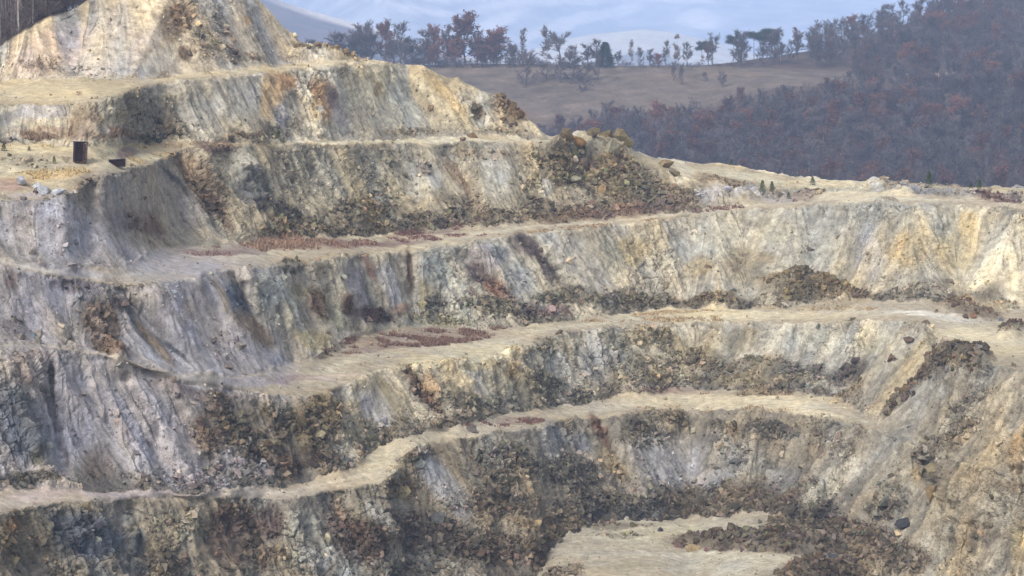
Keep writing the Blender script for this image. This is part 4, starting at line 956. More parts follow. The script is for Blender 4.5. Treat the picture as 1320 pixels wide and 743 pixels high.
M_FAR = ground_mat('far slopes', 0.02, 0.09, 0.3, 0.5, 8.0)
def far_hill(name, label, sky_pts, y_low, d_low, d_top, paint, seed, amp=6.0, back=400):
    x = np.arange(sky_pts[0][0], sky_pts[-1][0] + .1, 4.0)
    s = np.interp(x, [p[0] for p in sky_pts], [p[1] for p in sky_pts])
    t = np.linspace(0, 1, 110)[:, None]
    yy = y_low + (s[None] - y_low) * t
    dd = d_low + (d_top - d_low) * t
    Pf = unproj(np.broadcast_to(x[None], yy.shape), yy, dd)
    nz = fbm(Pf / 260.0, 5, seed)
    Pf[..., 2] += amp * nz * np.minimum(1, (1 - t) * 6 + .15)
    cc = paint(np.broadcast_to(x[None], yy.shape), yy, s[None], nz, fbm(Pf / 90.0, 4, seed + 5))
    q = [Pf[-1].copy() for _ in range(2)]
    q[0][:, 1] += back * .3; q[0][:, 2] -= 15; q[1][:, 1] += back; q[1][:, 2] = -519
    V = np.concatenate([Pf.reshape(-1, 3)] + q)
    Cc = np.concatenate([cc.reshape(-1, 3), cc[-1], cc[-1]])
    tag(mesh_np(name, V, grid_faces(112, len(x)), M_FAR, np.clip(Cc, .01, .8), smooth=True), label, 'hill', kind='structure')
def lerp3(a, b, w): return np.array(a) * (1 - w[..., None]) + np.array(b) * w[..., None]
def p_left(x, y, s, n1, n2):
    w = sm(9, 3, (y - s) - 2 * n2) * sm(300, 420, x)
    c = lerp3((.07, .055, .05), (.10, .07, .06), sm(-.3, .4, n2))
    return c * (1 - w[..., None]) + np.array((.50, .45, .40)) * w[..., None]
far_hill('far_ridge', 'dark ridge with a bright dry crest descending behind the spoil mound', [(-300, -90), (100, -80), (200, -60), (300, -26), (340, -6), (400, 14), (440, 25), (480, 37), (520, 50), (560, 62), (600, 72), (660, 88), (700, 100)], 150, 2900, 4200, p_left, 201, 7)
def p_dome(x, y, s, n1, n2):
    w = sm(-.35, .1, n2 * .6 + n1 * .3 + 0.35 - sm(20, 34, y - s) * .5)
    return lerp3((.13, .12, .11), (.40, .37, .33), w)
far_hill('pale_hill', 'pale dry grass hill dome behind the treeline in the middle', [(560, 92), (620, 78), (680, 66), (720, 53), (760, 45), (800, 41), (830, 38), (870, 43), (920, 54), (980, 72), (1040, 92)], 150, 4200, 5600, p_dome, 231, 8)
def p_mount(x, y, s, n1, n2):
    c = lerp3((.17, .18, .20), (.34, .34, .34), sm(-.3, .4, n2))
    w = 0
    for px, py, rx, ry, rt in ((625, 32, 60, 9, -18), (590, 52, 50, 12, -10), (760, 22, 70, 8, -14), (700, 40, 40, 5, -14), (790, 12, 40, 5, -10), (720, 2, 120, 6, -4), (540, 10, 60, 4, 8), (480, 40, 50, 8, 10), (900, 25, 30, 10, 0), (580, -10, 160, 10, 3), (860, -6, 60, 8, 10)):
        a = math.radians(rt); u = ((x - px) * math.cos(a) + (y - py) * math.sin(a)) / rx; v = (-(x - px) * math.sin(a) + (y - py) * math.cos(a)) / ry
        w = np.maximum(w, sm(1.2, .7, np.sqrt(u * u + v * v) + .4 * n2))
    return c * (1 - w[..., None] * .75) + np.array((.62, .57, .53)) * w[..., None] * .75
far_hill('far_mountain', 'far pale blue mountain slope with bleached fields that closes the view', [(-200, -110), (300, -105), (500, -520), (800, -112), (1100, -130), (1500, -118)], 135, 7000, 13500, p_mount, 261, 26, 1500)

# ------------------------------------------------------------------ trees
class TB:
    """collects tubes and blades of one tree; material 0 wood, 1 foliage or twigs"""
    def __init__(s, seed): s.V, s.T, s.Q, s.n, s.g = {0: [], 1: []}, {0: [], 1: []}, {0: [], 1: []}, {0: 0, 1: 0}, np.random.default_rng(seed)
    def tube(s, pts, r0, r1, m=0, sides=4):
        pts = np.asarray(pts, float); n = len(pts)
        dr = np.gradient(pts, axis=0); dr /= np.linalg.norm(dr, axis=1, keepdims=True) + 1e-9
        ref = np.array([0.3, 0.9, 0.1]); a = np.cross(dr, ref); a /= np.linalg.norm(a, axis=1, keepdims=True) + 1e-9
        b = np.cross(dr, a); rr = np.linspace(r0, r1, n)[:, None, None]
        th = np.arange(sides) * 2 * math.pi / sides
        ring = pts[:, None] + rr * (a[:, None] * np.cos(th)[None, :, None] + b[:, None] * np.sin(th)[None, :, None])
        i = np.arange(n * sides).reshape(n, sides) + s.n[m]; j = np.roll(i, -1, 1)
        s.Q[m].append(np.stack([i[:-1], j[:-1], j[1:], i[1:]], -1).reshape(-1, 4)); s.V[m].append(ring.reshape(-1, 3)); s.n[m] += n * sides
    def blades(s, p, d, ln, wd, m=1):
        """thin triangles from points p along d"""
        n = len(p)
        if not n: return
        sd = np.cross(d, s.g.normal(0, 1, (n, 3))); sd /= np.linalg.norm(sd, axis=1, keepdims=True) + 1e-9
        V = np.stack([p - sd * wd[:, None] / 2, p + sd * wd[:, None] / 2, p + d * ln[:, None]], 1)
        s.V[m].append(V.reshape(-1, 3)); s.T[m].append(np.arange(3 * n).reshape(n, 3) + s.n[m]); s.n[m] += 3 * n
    def leaves(s, p, size, m=1):
        n = len(p); a = s.g.normal(0, 1, (n, 3)); a /= np.linalg.norm(a, axis=1, keepdims=True)
        b = np.cross(a, s.g.normal(0, 1, (n, 3))); b /= np.linalg.norm(b, axis=1, keepdims=True)
        h = (size * s.g.uniform(.6, 1.3, n))[:, None]
        V = np.stack([p - a * h, p + b * h * .7, p + a * h, p - b * h * .7], 1)
        s.V[m].append(V.reshape(-1, 3)); s.Q[m].append(np.arange(4 * n).reshape(n, 4) + s.n[m]); s.n[m] += 4 * n
    def get(s, m):
        if not s.V[m]: return None
        return np.concatenate(s.V[m]), [np.concatenate(q) for q in (s.Q[m], s.T[m]) if q]

def grow(kind, seed, detail=1.0):
    b = TB(seed); g_ = b.g
    def unit(v): v = np.asarray(v, float); return v / (np.linalg.norm(v) + 1e-9)
    if kind in ('spruce', 'sapling'):
        h = 14.0 if kind == 'spruce' else 3.0
        w = 0.36 * h if kind == 'spruce' else .34 * h
        b.tube([(0, 0, 0), (0, 0, h * .5), (0, 0, h * .97)], h * .018, h * .003)
        n = int((4200 if kind == 'spruce' else 900) * detail)
        t = g_.random(n) ** .8; z = h * (.06 + .94 * t); rad = w * (1 - t) ** .75 * (.55 + .45 * np.abs(np.sin(z * 30 / h + g_.normal(0, .4, n))))
        ph = g_.uniform(0, 6.283, n); rr = rad * g_.uniform(.15, .95, n)
        p = np.stack([rr * np.cos(ph), rr * np.sin(ph), z], -1)
        d = np.stack([np.cos(ph), np.sin(ph), g_.uniform(-.5, .15, n)], -1); d /= np.linalg.norm(d, axis=1, keepdims=True)
        b.blades(p, d, h * .085 * g_.uniform(.6, 1.3, n), h * .03 * g_.uniform(.6, 1.3, n))
        return b
    if kind == 'pine':
        h = 13.0
        b.tube([(0, 0, 0), (.2, 0, h * .5), (.1, .1, h * .95)], .26, .07)
        for q in range(9):
            z = h * g_.uniform(.55, .95); a = g_.uniform(0, 6.28); ln = g_.uniform(1.5, 3.6)
            e = np.array([math.cos(a) * ln, math.sin(a) * ln, z + g_.uniform(0, 1.2)])
            b.tube([(0.1, 0, z), e * .6 + np.array([0, 0, z * .4]), e], .09, .03, 0, 3)
            n = int(420 * detail); c = e + g_.normal(0, 1, (n, 3)) * np.array([1.0, 1.0, .55])
            d = g_.normal(0, 1, (n, 3)) + np.array([0, 0, .5]); d /= np.linalg.norm(d, axis=1, keepdims=True)
            b.blades(c, d, g_.uniform(.4, .9, n), g_.uniform(.15, .3, n))
        return b
    P = {'bare': (16, 17, 11, 20, .95, .26, 5.0), 'russet': (16, 17, 11, 13, 1.0, .28, 5.3), 'birch': (17, 18, 7, 18, .7, .13, 3.0), 'pole': (19, 14, 4, 12, .5, .085, 2.3),
         'shrub': (4, 9, 4, 14, .9, .05, 2.2), 'round': (10, 13, 8, 20, 1.0, .2, 4.6)}[kind]
    h, nl, ns, ntw, spread, r0, reach = P
    nl = max(4, int(nl * (.6 + .4 * detail))); ntw = max(4, int(ntw * detail))
    bend = g_.normal(0, .02 * h, (4, 2)); bend[0] = 0
    zs = np.linspace(0, h * (.93 if kind in ('birch', 'pole') else .8), 4)
    tr = np.stack([np.cumsum(bend[:, 0]), np.cumsum(bend[:, 1]), zs], -1)
    if kind != 'shrub': b.tube(tr, r0, r0 * .25, 0, 6 if detail >= 1 else 4)
    ends, dirs = [], []
    for q in range(nl):
        f = g_.uniform(.02, .06) if kind == 'shrub' else (g_.uniform(.42, 1) if kind == 'pole' else g_.uniform(.1, 1.0)) if q else 1.0
        s0 = np.array([np.interp(f * zs[-1], zs, tr[:, c]) for c in range(3)])
        a = q * 2.4 + g_.uniform(-.5, .5)
        up = g_.uniform(.3, .9) + .75 * f if kind in ('bare', 'russet', 'round') else g_.uniform(.9, 1.9)
        if kind == 'round': up *= .6
        d = unit((math.cos(a) * spread, math.sin(a) * spread, up))
        ln = reach * g_.uniform(.75, 1.15) * (1.15 - .5 * f if kind != 'shrub' else 1)
        m1 = s0 + d * ln * .55; d2 = unit(d + np.array([0, 0, .45]) + g_.normal(0, .15, 3)); e = m1 + d2 * ln * .5
        b.tube([s0, m1, e], r0 * .38 * (1.2 - .6 * f), r0 * .07, 0, 3)
        for w in range(ns):
            t = g_.uniform(.12, 1); o = s0 + (m1 - s0) * min(1, t * 2) if t < .5 else m1 + (e - m1) * (t - .5) * 2
            dd = unit(d2 + g_.normal(0, .7, 3) + np.array([0, 0, .25])); l2 = reach * g_.uniform(.25, .5)
            o2 = o + dd * l2
            if detail >= .8: b.tube([o, (o + o2) / 2 + g_.normal(0, .08, 3), o2], r0 * .11, r0 * .04, 0, 3)
            tt = g_.uniform(.1, 1, ntw)
            ends.append(o + dd[None] * (l2 * tt)[:, None]); dirs.append(dd[None] + g_.normal(0, .55, (ntw, 3)) + np.array([0, 0, .2]))
    ends = np.concatenate(ends); dirs = np.concatenate(dirs); dirs /= np.linalg.norm(dirs, axis=1, keepdims=True)
    n = len(ends); tw = 1.15 if kind in ('bare', 'russet', 'round', 'birch') else .5 if kind == 'shrub' else .8
    fat = .10 if kind not in ('shrub',) else .03
    fat *= 1 + 1.4 * (1 - detail)
    b.blades(ends, dirs, tw * g_.uniform(.6, 1.5, n), fat * g_.uniform(.7, 1.5, n))
    if kind == 'russet':
        k = max(1, int(2 * detail + .5))
        pp = np.concatenate([ends + dirs * g_.uniform(0, 1, (n, 1)) + g_.normal(0, .25, (n, 3)) for _ in range(k)])
        b.leaves(pp, .27 * (1 + .8 * (1 - detail)))
    return b
BARK = noise_mat('grey bark', (.055, .045, .04), (.10, .085, .075), 3.0)
PBARK = noise_mat('pole bark', (.07, .06, .06), (.16, .14, .135), 1.0, vary=.5)
WBARK = noise_mat('white birch bark', (.20, .185, .175), (.38, .35, .33), 2.0, spread=(.3, .5))
TWIG = noise_mat('bare twigs', (.06, .05, .053), (.15, .12, .115), .12, vary=.45)
TWIG2 = noise_mat('birch twigs', (.11, .085, .08), (.19, .145, .13), .3, vary=.2)
RUSS = noise_mat('russet leaves', (.095, .040, .032), (.165, .075, .052), .2, vary=.4)
NEED = noise_mat('dark needles', (.010, .026, .017), (.022, .046, .028), .6, vary=.15)
NEEDL = noise_mat('green needles', (.03, .055, .018), (.07, .10, .03), 2.0, vary=.2)
DRY = noise_mat('dry twigs', (.085, .06, .045), (.15, .105, .075), 2.0, vary=.3)
MATS = {'bare': (BARK, TWIG), 'russet': (BARK, RUSS), 'birch': (WBARK, TWIG2), 'pole': (PBARK, TWIG), 'shrub': (BARK, DRY), 'round': (BARK, TWIG), 'spruce': (BARK, NEED), 'sapling': (BARK, NEEDL), 'pine': (BARK, NEED)}
CACHE = {}
def tree_parts(kind, var):
    if (kind, var) not in CACHE:
        b = grow(kind, 1000 + var * 31 + len(kind) * 7)
        ms = []
        for m, nm in ((0, 'trunk'), (1, 'crown')):
            V, Fs = b.get(m); o = mesh_np(nm, V, Fs, MATS[kind][m], link=False); ms.append(o.data); bpy.data.objects.remove(o)
        CACHE[(kind, var)] = ms
    return CACHE[(kind, var)]
TNAME = {'bare': 'bare_tree', 'russet': 'russet_tree', 'birch': 'birch_tree', 'pole': 'bare_tree', 'shrub': 'shrub', 'round': 'bare_tree', 'spruce': 'spruce_tree', 'sapling': 'young_conifer', 'pine': 'pine_tree'}
THGT = {'bare': 16.5, 'russet': 16.5, 'birch': 18, 'pole': 20, 'shrub': 3.6, 'round': 10.5, 'spruce': 14, 'sapling': 3, 'pine': 14}
def tree(kind, loc, height, label, group=None, var=None, wide=1.0):
    var = int(g.integers(0, 4)) if var is None else var
    t = bpy.data.objects.new(TNAME[kind], None); COL.objects.link(t); t.empty_display_size = .5
    t.location = loc; s = height / THGT[kind]; t.scale = (s * wide, s * wide, s); t.rotation_euler = (0, 0, float(g.uniform(0, 6.28)))
    tag(t, label, 'shrub' if kind == 'shrub' else 'tree', group)
    ms = tree_parts(kind, var)
    for nm, me in (('stems' if kind == 'shrub' else 'trunk', ms[0]), ('twigs' if kind == 'shrub' else 'crown', ms[1])):
        o = bpy.data.objects.new(nm, me); COL.objects.link(o); o.parent = t
    return t
def px_height(px, p): return px * p[1] / F / CP

ORD = ['first', 'second', 'third', 'fourth', 'fifth', 'sixth', 'seventh', 'eighth', 'ninth', 'tenth', 'eleventh', 'twelfth', 'thirteenth', 'fourteenth', 'fifteenth', 'sixteenth', 'seventeenth', 'eighteenth']
# the tree row on the meadow's upper edge: (x, base y, height px, kind, width, label or None)
ROW = [(400, 86, 34, 'bare', 1, None), (416, 86, 30, 'bare', 1.2, None), (432, 86, 42, 'bare', 1.2, None), (448, 85, 44, 'round', 1.2, None), (466, 85, 56, 'bare', .9, None), (480, 85, 50, 'bare', .8, None),
       (496, 85, 54, 'russet', .75, 'slim reddish tree in the hazy group left of the big russet oak'), (517, 85, 54, 'bare', .85, None), (532, 85, 36, 'bare', 1.1, None), (546, 86, 26, 'round', 1.2, None),
       (561, 85, 52, 'russet', .7, 'narrow pointed russet tree just left of the big oak'), (577, 85, 50, 'bare', .7, None), (600, 85, 64, 'russet', 1.05, 'tallest broad russet oak on the ridge of the meadow'), (588, 85, 40, 'bare', 1, None), (616, 85, 44, 'bare', 1, None),
       (641, 85, 46, 'russet', 1.1, 'round russet tree directly right of the tallest oak'), (626, 85, 34, 'russet', 1, 'low russet tree squeezed between the tallest oak and the round russet tree'),
       (662, 86, 30, 'bare', 1, None), (673, 86, 48, 'birch', .8, 'thin hazy birch left of the tall pale birch'), (704, 84, 48, 'birch', 1.1, 'tall pale birch standing left of the round crowned bare tree'), (722, 85, 42, 'round', 1.0, 'round crowned bare tree between the pale birch and the spruce'),
       (738, 86, 26, 'bare', 1, None), (757, 86, 28, 'bare', 1.1, None), (768, 86, 34, 'bare', .8, None), (798, 86, 20, 'bare', 1, None), (813, 86, 33, 'birch', .8, 'small birch right of the dark spruce'), (826, 86, 24, 'bare', .7, None), (838, 86, 22, 'bare', .8, None),
       (848, 86, 16, 'russet', 1.2, 'low reddish bush like tree left of the twin pale trees on the ridge'), (858, 86, 32, 'bare', .6, None), (872, 86, 40, 'birch', .9, 'tall pinkish pale tree at the right end of the meadow ridge'), (886, 86, 30, 'bare', .8, None)]
for q in range(16):
    x = float(g.uniform(396, 668)); p = hill_at(x, float(g.uniform(85, 87))); tree('bare' if q % 5 else 'russet', p, px_height(float(g.uniform(26, 46)), p), 'smaller hazy tree crowded between the taller trees at the left of the meadow ridge', 'crowded smaller trees on the meadow ridge', wide=1.25)
n_ = 0
for x, y, hp, kd, wd_, lab in ROW:
    p = hill_at(x, y)
    if lab is None:
        lab = ORD[n_] + ' plain bare tree from the left along the meadow ridge' if n_ < 18 else 'bare tree %s of the short ones right of the spruce on the ridge' % ['first', 'second', 'third', 'fourth', 'fifth'][n_ - 18]; n_ += 1
    tree(kd, p, px_height(hp, p), lab, 'trees along the meadow ridge', wide=wd_ * 1.25)
p = hill_at(780, 87); tree('spruce', p, px_height(32, p), 'dark green spruce standing alone on the meadow ridge', wide=1.35, var=0)
# the low brush between the ridge trees
bv, bt, bo = [], [], 0
SB = [grow('shrub', 5000 + v, .7) for v in range(3)]
for q in range(220):
    x = g.uniform(380, 780) if q < 160 else g.uniform(780, 1000)
    p = np.array(hill_at(x, g.uniform(85.2, 88.5))); s = g.uniform(.8, 2.0) * (1.0 if x < 700 else .6)
    for m in (0, 1):
        V, Fs = SB[q % 3].get(m)
        for fq in Fs:
            bt.append(np.concatenate([fq[:, :3], fq[:, [0, 2, 3]]]) + bo if fq.shape[1] == 4 else fq + bo)
        bv.append(V * s * np.array([1.3, 1.3, 1]) + p); bo += len(V)
tag(mesh_np('brush', np.concatenate(bv), np.concatenate(bt), TWIG), 'low tangled brush between the trees along the meadow ridge', 'brush', kind='stuff')
# trees and shrubs standing in the meadow
for x, y, hp, kd, wd_, lab in ((678, 111, 46, 'round', 1.0, 'round bare tree with a dark stem alone on the meadow slope'), (705, 103, 22, 'round', 1.3, 'leftmost low bushy tree in the thicket on the meadow'), (722, 106, 28, 'round', 1.2, 'second low bushy tree in the thicket on the meadow'),
       (740, 107, 32, 'round', 1.3, 'middle tallest tree in the thicket on the meadow'), (757, 106, 26, 'round', 1.2, 'right hand bushy tree in the thicket on the meadow'), (749, 119, 26, 'round', 1.1, 'small leaning tree below the thicket on the meadow'), (770, 104, 36, 'bare', .6, 'slim bare tree at the right end of the thicket under the spruce'),
       (795, 102, 5, 'shrub', 2.5, 'flat dark bush lying on the meadow right of the spruce'), (868, 107, 28, 'bare', .5, 'left one of two slim bare trees on the open meadow'), (878, 112, 30, 'bare', .5, 'right one of two slim bare trees on the open meadow'),
       (909, 107, 14, 'round', .9, 'tiny round tree in the middle of the open meadow'), (931, 114, 22, 'round', .8, 'small round tree right of the tiny one on the open meadow'), (1040, 114, 9, 'shrub', 2.2, 'dark low bush at the right end of the meadow'), (1056, 113, 8, 'shrub', 2.0, 'second low bush at the right end of the meadow')):
    p = hill_at(x, y); tree(kd, p, px_height(hp, p), lab, wide=wd_)
# dark pines on the skyline
for x, y, hp, lab in ((905, 74, 30, 'leftmost dark pine in the skyline pair above the meadow'), (917, 72, 26, 'right pine of the skyline pair above the meadow'), (945, 72, 34, 'single dark pine leaning on the skyline'), (972, 66, 36, 'left pine of the three pines highest on the skyline'), (984, 64, 37, 'middle broad pine of the three highest on the skyline'), (994, 62, 36, 'right pine of the three highest on the skyline')):
    p = hill_at(x, max(y, float(np.interp(x, hx, HY[4])) + .5)); tree('pine', p, px_height(hp, p), lab, 'dark pines on the skyline', wide=.95)

# the wood: single trees one can tell apart, then the mass between them
def in_wood(x, y):
    if x > 880 and y < 86: return y > np.interp(x, hx, HY[4]) + 1.0
    if y < 108: return x > 1100 - 8 * math.sin(y) and not (1165 < x < 1250 and 93 < y < 101) and y > np.interp(x, hx, HY[4])
    return y > np.interp(x, [600, 700, 760, 830, 900, 950, 1010, 1050, 1090, 1320], [232, 196, 180, 172, 174, 158, 146, 148, 132, 100])
WB = {k: [tree_parts(k, v) for v in range(4)] for k in ('bare', 'russet', 'birch')}
for x, y, kd, hp, wd_, lab in ((905, 205, 'russet', 56, 1.3, 'broadest red brown crown in the wood right above the quarry skyline'), (845, 185, 'russet', 44, 1.1, 'red brown crown left of the broadest one in the lower wood'), (790, 172, 'russet', 34, 1.2, 'red crown at the left end of the lower wood'), (985, 212, 'russet', 54, 1.2, 'red crown right of the broadest one in the lower wood'),
        (722, 180, 'russet', 32, 1.0, 'small dark red tree at the left tip of the lower wood'), (955, 135, 'russet', 22, 1.2, 'small red crown at the lower meadow edge')):
    p = hill_at(x, y); tree(kd, p, px_height(hp, p), lab, wide=wd_)
cnt = 0; placed = []
while cnt < 270:
    x, y = g.uniform(700, 1345), g.uniform(-14, 236)
    if not in_wood(x, y): continue
    if any(abs(x - a) < 15 and abs(y - b_) < 7 for a, b_ in placed): 
        if g.random() < .9: continue
    placed.append((x, y)); cnt += 1
    p = hill_at(x, y)
    kd = 'russet' if g.random() < (.24 if y < 110 else .16) else 'birch' if g.random() < .10 else 'bare'
    lab = {'russet': 'red brown leafy tree in the hazy wood on the right hillside', 'birch': 'pale stemmed tree in the hazy wood on the right hillside', 'bare': 'bare grey tree in the hazy wood on the right hillside'}[kd]
    tree(kd, p, float(g.uniform(11.5, 16.5)) if kd != 'birch' else 14, lab, {'russet': 'red brown trees of the right wood', 'birch': 'pale stemmed trees of the right wood', 'bare': 'bare trees of the right wood'}[kd], wide=float(g.uniform(.9, 1.25)))
LOW = [(k, grow(k, 4000 + v, .42)) for v in range(3) for k in (('bare', 'russet', 'bare', 'bare') if v else ('bare', 'bare', 'bare'))]
VV = {0: [], 1: []}; acc = []
moff = 0; mv, mq, mt, mqi, mti = [], [], [], [], []
cnt = 0
while cnt < 1250:
    x, y = g.uniform(600, 1430), g.uniform(-20, 285)
    if not in_wood(x, y): continue
    cnt += 1
    kd, b = LOW[int(g.integers(0, len(LOW)))]
    p = np.array(hill_at(x, y)); s = g.uniform(.65, .95); a = g.uniform(0, 6.28); ca, sa = math.cos(a), math.sin(a)
    for m in (0, 1):
        V, Fs = b.get(m); V = V * np.array([1.15 * s, 1.15 * s, s])
        V = np.stack([V[:, 0] * ca - V[:, 1] * sa, V[:, 0] * sa + V[:, 1] * ca, V[:, 2]], -1) + p
        mi = 0 if m == 0 else (2 if kd == 'russet' else 1)
        for fq in Fs:
            if fq.shape[1] == 4: mq.append(fq + moff); mqi.append(np.full(len(fq), mi))
            else: mt.append(fq + moff); mti.append(np.full(len(fq), mi))
        mv.append(V); moff += len(V)
o = mesh_np('wood', np.concatenate(mv), [np.concatenate(mq), np.concatenate(mt)], [BARK, TWIG, RUSS], mat_idx=np.concatenate(mqi + mti))
tag(o, 'mass of leafless wood filling the right hillside', 'wood', kind='stuff')
# the wood's edge above the spoil mound, upper left: straight stems seen close
topD = PD[-1]
def behind_mound(x, dd):
    j = int(np.clip((x - X0) / 1.25, 0, NX - 1)); q = topD[j].copy(); k = (q[1] + dd) / q[1]
    wst = float(sm(150, 60, x)); z = q[2] + wst * dd * .12 - (1 - wst) * dd * .3
    return Vector((q[0] * k, q[1] + dd, z))
for x, dd, lab in ((24, 2.5, 'thickest white birch stem above the left edge of the spoil mound'), (43, 4, 'second white birch stem from the left above the spoil mound'), (61, 3, 'rightmost white birch stem above the spoil mound')):
    tree('birch', behind_mound(x, dd), 17, lab, wide=.9)
bv, bt, bo = [], [], 0
for q in range(70):
    p = np.array(behind_mound(g.uniform(-50, 118), 1.5 + 20 * g.random() ** 1.5)); s = g.uniform(.4, 1.0)
    for m in (0, 1):
        V, Fs = SB[q % 3].get(m)
        for fq in Fs:
            bt.append(np.concatenate([fq[:, :3], fq[:, [0, 2, 3]]]) + bo if fq.shape[1] == 4 else fq + bo)
        bv.append(V * s * np.array([1.3, 1.3, 1]) + p); bo += len(V)
tag(mesh_np('brush', np.concatenate(bv), np.concatenate(bt), TWIG), 'dark tangled brush at the foot of the wood edge, upper left corner', 'brush', kind='stuff')
for q in range(90):
    x, dd = g.uniform(-40, 112), 2 + 40 * g.random() ** 1.2
    tree('pole', behind_mound(x, dd), float(g.uniform(10, 17)), 'slim dark tree in the wood edge above the left end of the spoil mound', 'wood edge above the spoil mound')
# ------------------------------------------------------------------ rusty steel boxes on the upper terrace
RUST = noise_mat('rusted steel', (.008, .005, .008), (.028, .013, .012), 2.5, .75, (.35, .75), bump=.3)
RUST2 = noise_mat('rusted frame', (.03, .016, .014), (.10, .055, .045), 3.0, .8, (.35, .7), bump=.3)
HOLE = noise_mat('pale light patch', (.30, .28, .25), (.42, .40, .36), 2.0)
def bx(parts):
    VV, FF, o_ = [], [], 0
    for (x0, y0, z0, x1, y1, z1) in parts:
        V = np.array([(x, y, z) for x in (x0, x1) for y in (y0, y1) for z in (z0, z1)], float)
        VV.append(V); FF.append(np.array([(0, 1, 3, 2), (4, 6, 7, 5), (0, 4, 5, 1), (2, 3, 7, 6), (0, 2, 6, 4), (1, 5, 7, 3)]) + o_); o_ += 8
    return np.concatenate(VV), np.concatenate(FF)
def part(nm, boxes, mat, par, bev=.02):
    V, Fc = bx(boxes); o = mesh_np(nm, V, Fc, mat, parent=par)
    if bev:
        md = o.modifiers.new('bevel', 'BEVEL'); md.width = bev; md.segments = 1
    return o
p, _, _ = ground_at(103, 209)
k = p[1] / F / CP                                            # metres per survey pixel here
w, dp, h = 14.5 * k, 13 * k, 27.0 * k
e = bpy.data.objects.new('rusty_hopper', None); COL.objects.link(e)
e.location = p + Vector((0, 0, -.05)); e.rotation_euler = (0, math.radians(3), math.radians(24))
tag(e, 'tall dark rusted steel hopper box standing upright on the upper left terrace', 'hopper')
hw, hd = w / 2, dp / 2
t = .06
part('side_panel', [(-hw + t, -hd, .35, hw * .55, -hd + t, h * .62), (-hw + t, -hd, h * .70, hw * .1, -hd + t, h * .93), (hw * .25, -hd, h * .66, hw * .6, -hd + t, h * .93)], RUST, e)
part('side_panel', [(-hw, -hd + .05, .2, -hw + t, hd - .05, h * .95)], RUST, e)
part('side_panel', [(hw - t, -hd + .35 * dp, .3, hw, hd - .05, h * .9)], RUST, e)
part('side_panel', [(-hw + t, hd - t, .2, hw - t, hd, h * .95)], RUST, e)
part('roof', [(-hw - .05, -hd - .05, h * .95, hw + .05, hd + .05, h)], RUST, e)
part('base_frame', [(-hw - .03, -hd - .03, 0, hw + .03, -hd + .12, .19), (-hw - .03, hd - .12, 0, hw + .03, hd + .03, .19), (-hw - .03, -hd + .12, 0, -hw + .1, hd - .12, .19), (hw - .1, -hd + .12, 0, hw + .03, hd - .12, .19)], RUST2, e)
for sx, sy in ((1, -1), (1, 1), (-1, -1)):
    part('corner_post', [(sx * hw - .07, sy * hd - .07, .19, sx * hw + .07, sy * hd + .07, h * .95)], RUST2 if sx > 0 else RUST, e)
part('corner_post', [(hw * .3, -hd - .06, .19, hw * .3 + .22, -hd - .01, h * .95)], RUST2, e)
part('cross_beam', [(-hw + .07, -hd - .015, h * .64, hw - .07, -hd + .02, h * .69)], RUST, e)
part('shelf', [(-hw + t, -hd + t, h * .5, hw - t, hd - t, h * .52)], RUST, e)
p, _, _ = ground_at(151, 215)
e2 = bpy.data.objects.new('rusty_bin', None); COL.objects.link(e2)
e2.location = p + Vector((0, 0, -.04)); e2.rotation_euler = (0, math.radians(-2), math.radians(12))
tag(e2, 'low dark rusted steel bin lying at the terrace edge right of the tall hopper', 'bin')
hw, hd, h = 10.3 * k, 4.5 * k, 9.6 * k
part('side_panel', [(-hw, -hd, .1, hw, -hd + .05, h * .93)], RUST, e2)
part('side_panel', [(-hw, hd - .05, .1, hw, hd, h * .93)], RUST, e2)
part('end_panel', [(-hw, -hd + .05, .1, -hw + .05, hd - .05, h * .93)], RUST, e2)
part('end_panel', [(hw - .05, -hd + .05, .1, hw, hd - .05, h * .93)], RUST2, e2)
part('floor_plate', [(-hw, -hd, 0, hw, hd, .1)], RUST, e2)
part('rim', [(-hw - .04, -hd - .04, h * .93, hw + .04, -hd + .08, h), (-hw - .04, hd - .08, h * .93, hw + .04, hd + .04, h), (-hw - .04, -hd + .08, h * .93, -hw + .08, hd - .08, h), (hw - .08, -hd + .08, h * .93, hw + .04, hd - .08, h)], RUST, e2)
for i in range(4):
    x = -hw + (i + .5) * hw / 2
    part('rib', [(x - .05, -hd - .05, .1, x + .05, -hd, h * .93)], RUST, e2, 0)

# ------------------------------------------------------------------ shrubs and young conifers in the pit
def plant(kind, x, y, hp, label, wide=1.0, group=None):
    p, _, _ = ground_at(x, y); p.z -= .05
    tree(kind, p, hp * p[1] / F / CP, label, group, wide=wide)
for x, y, hp, wd_, lab in ((1197, 241, 20, 1.0, 'bright green young conifer, tallest on the right skyline'), (1262, 248, 15, 1.0, 'dull green young conifer near the right end of the skyline'), (1251, 247, 11, 1.2, 'low dark young conifer just left of the dull green one'), (983, 249, 15, 1.2, 'left dark conifer of the pair behind the grey spoil heaps'),
        (995, 247, 14, 1.1, 'right dark conifer of the pair behind the grey spoil heaps'), (1016, 257, 9, 1.3, 'low round conifer on the grey spoil heap right of the pair'), (1048, 239, 11, 1.5, 'spreading dark conifer beside the cream road near the skyline'), (943, 214, 8, 1.2, 'tiny green conifer on the skyline right of the tan boulder'),
        (357, 181, 12, 1.5, 'green dwarf conifer at the foot of the ochre striped face'), (38, 195, 6, 1.6, 'small green plant left of the rusty hopper'), (5, 195, 10, 1.6, 'green bush at the left end of the terrace'), (70, 212, 10, 1.1, 'yellow green sapling just left of the rusty hopper'), (1092, 406, 0.1, 1, '')):
    if lab: plant('sapling', x, y, hp, lab, wd_)
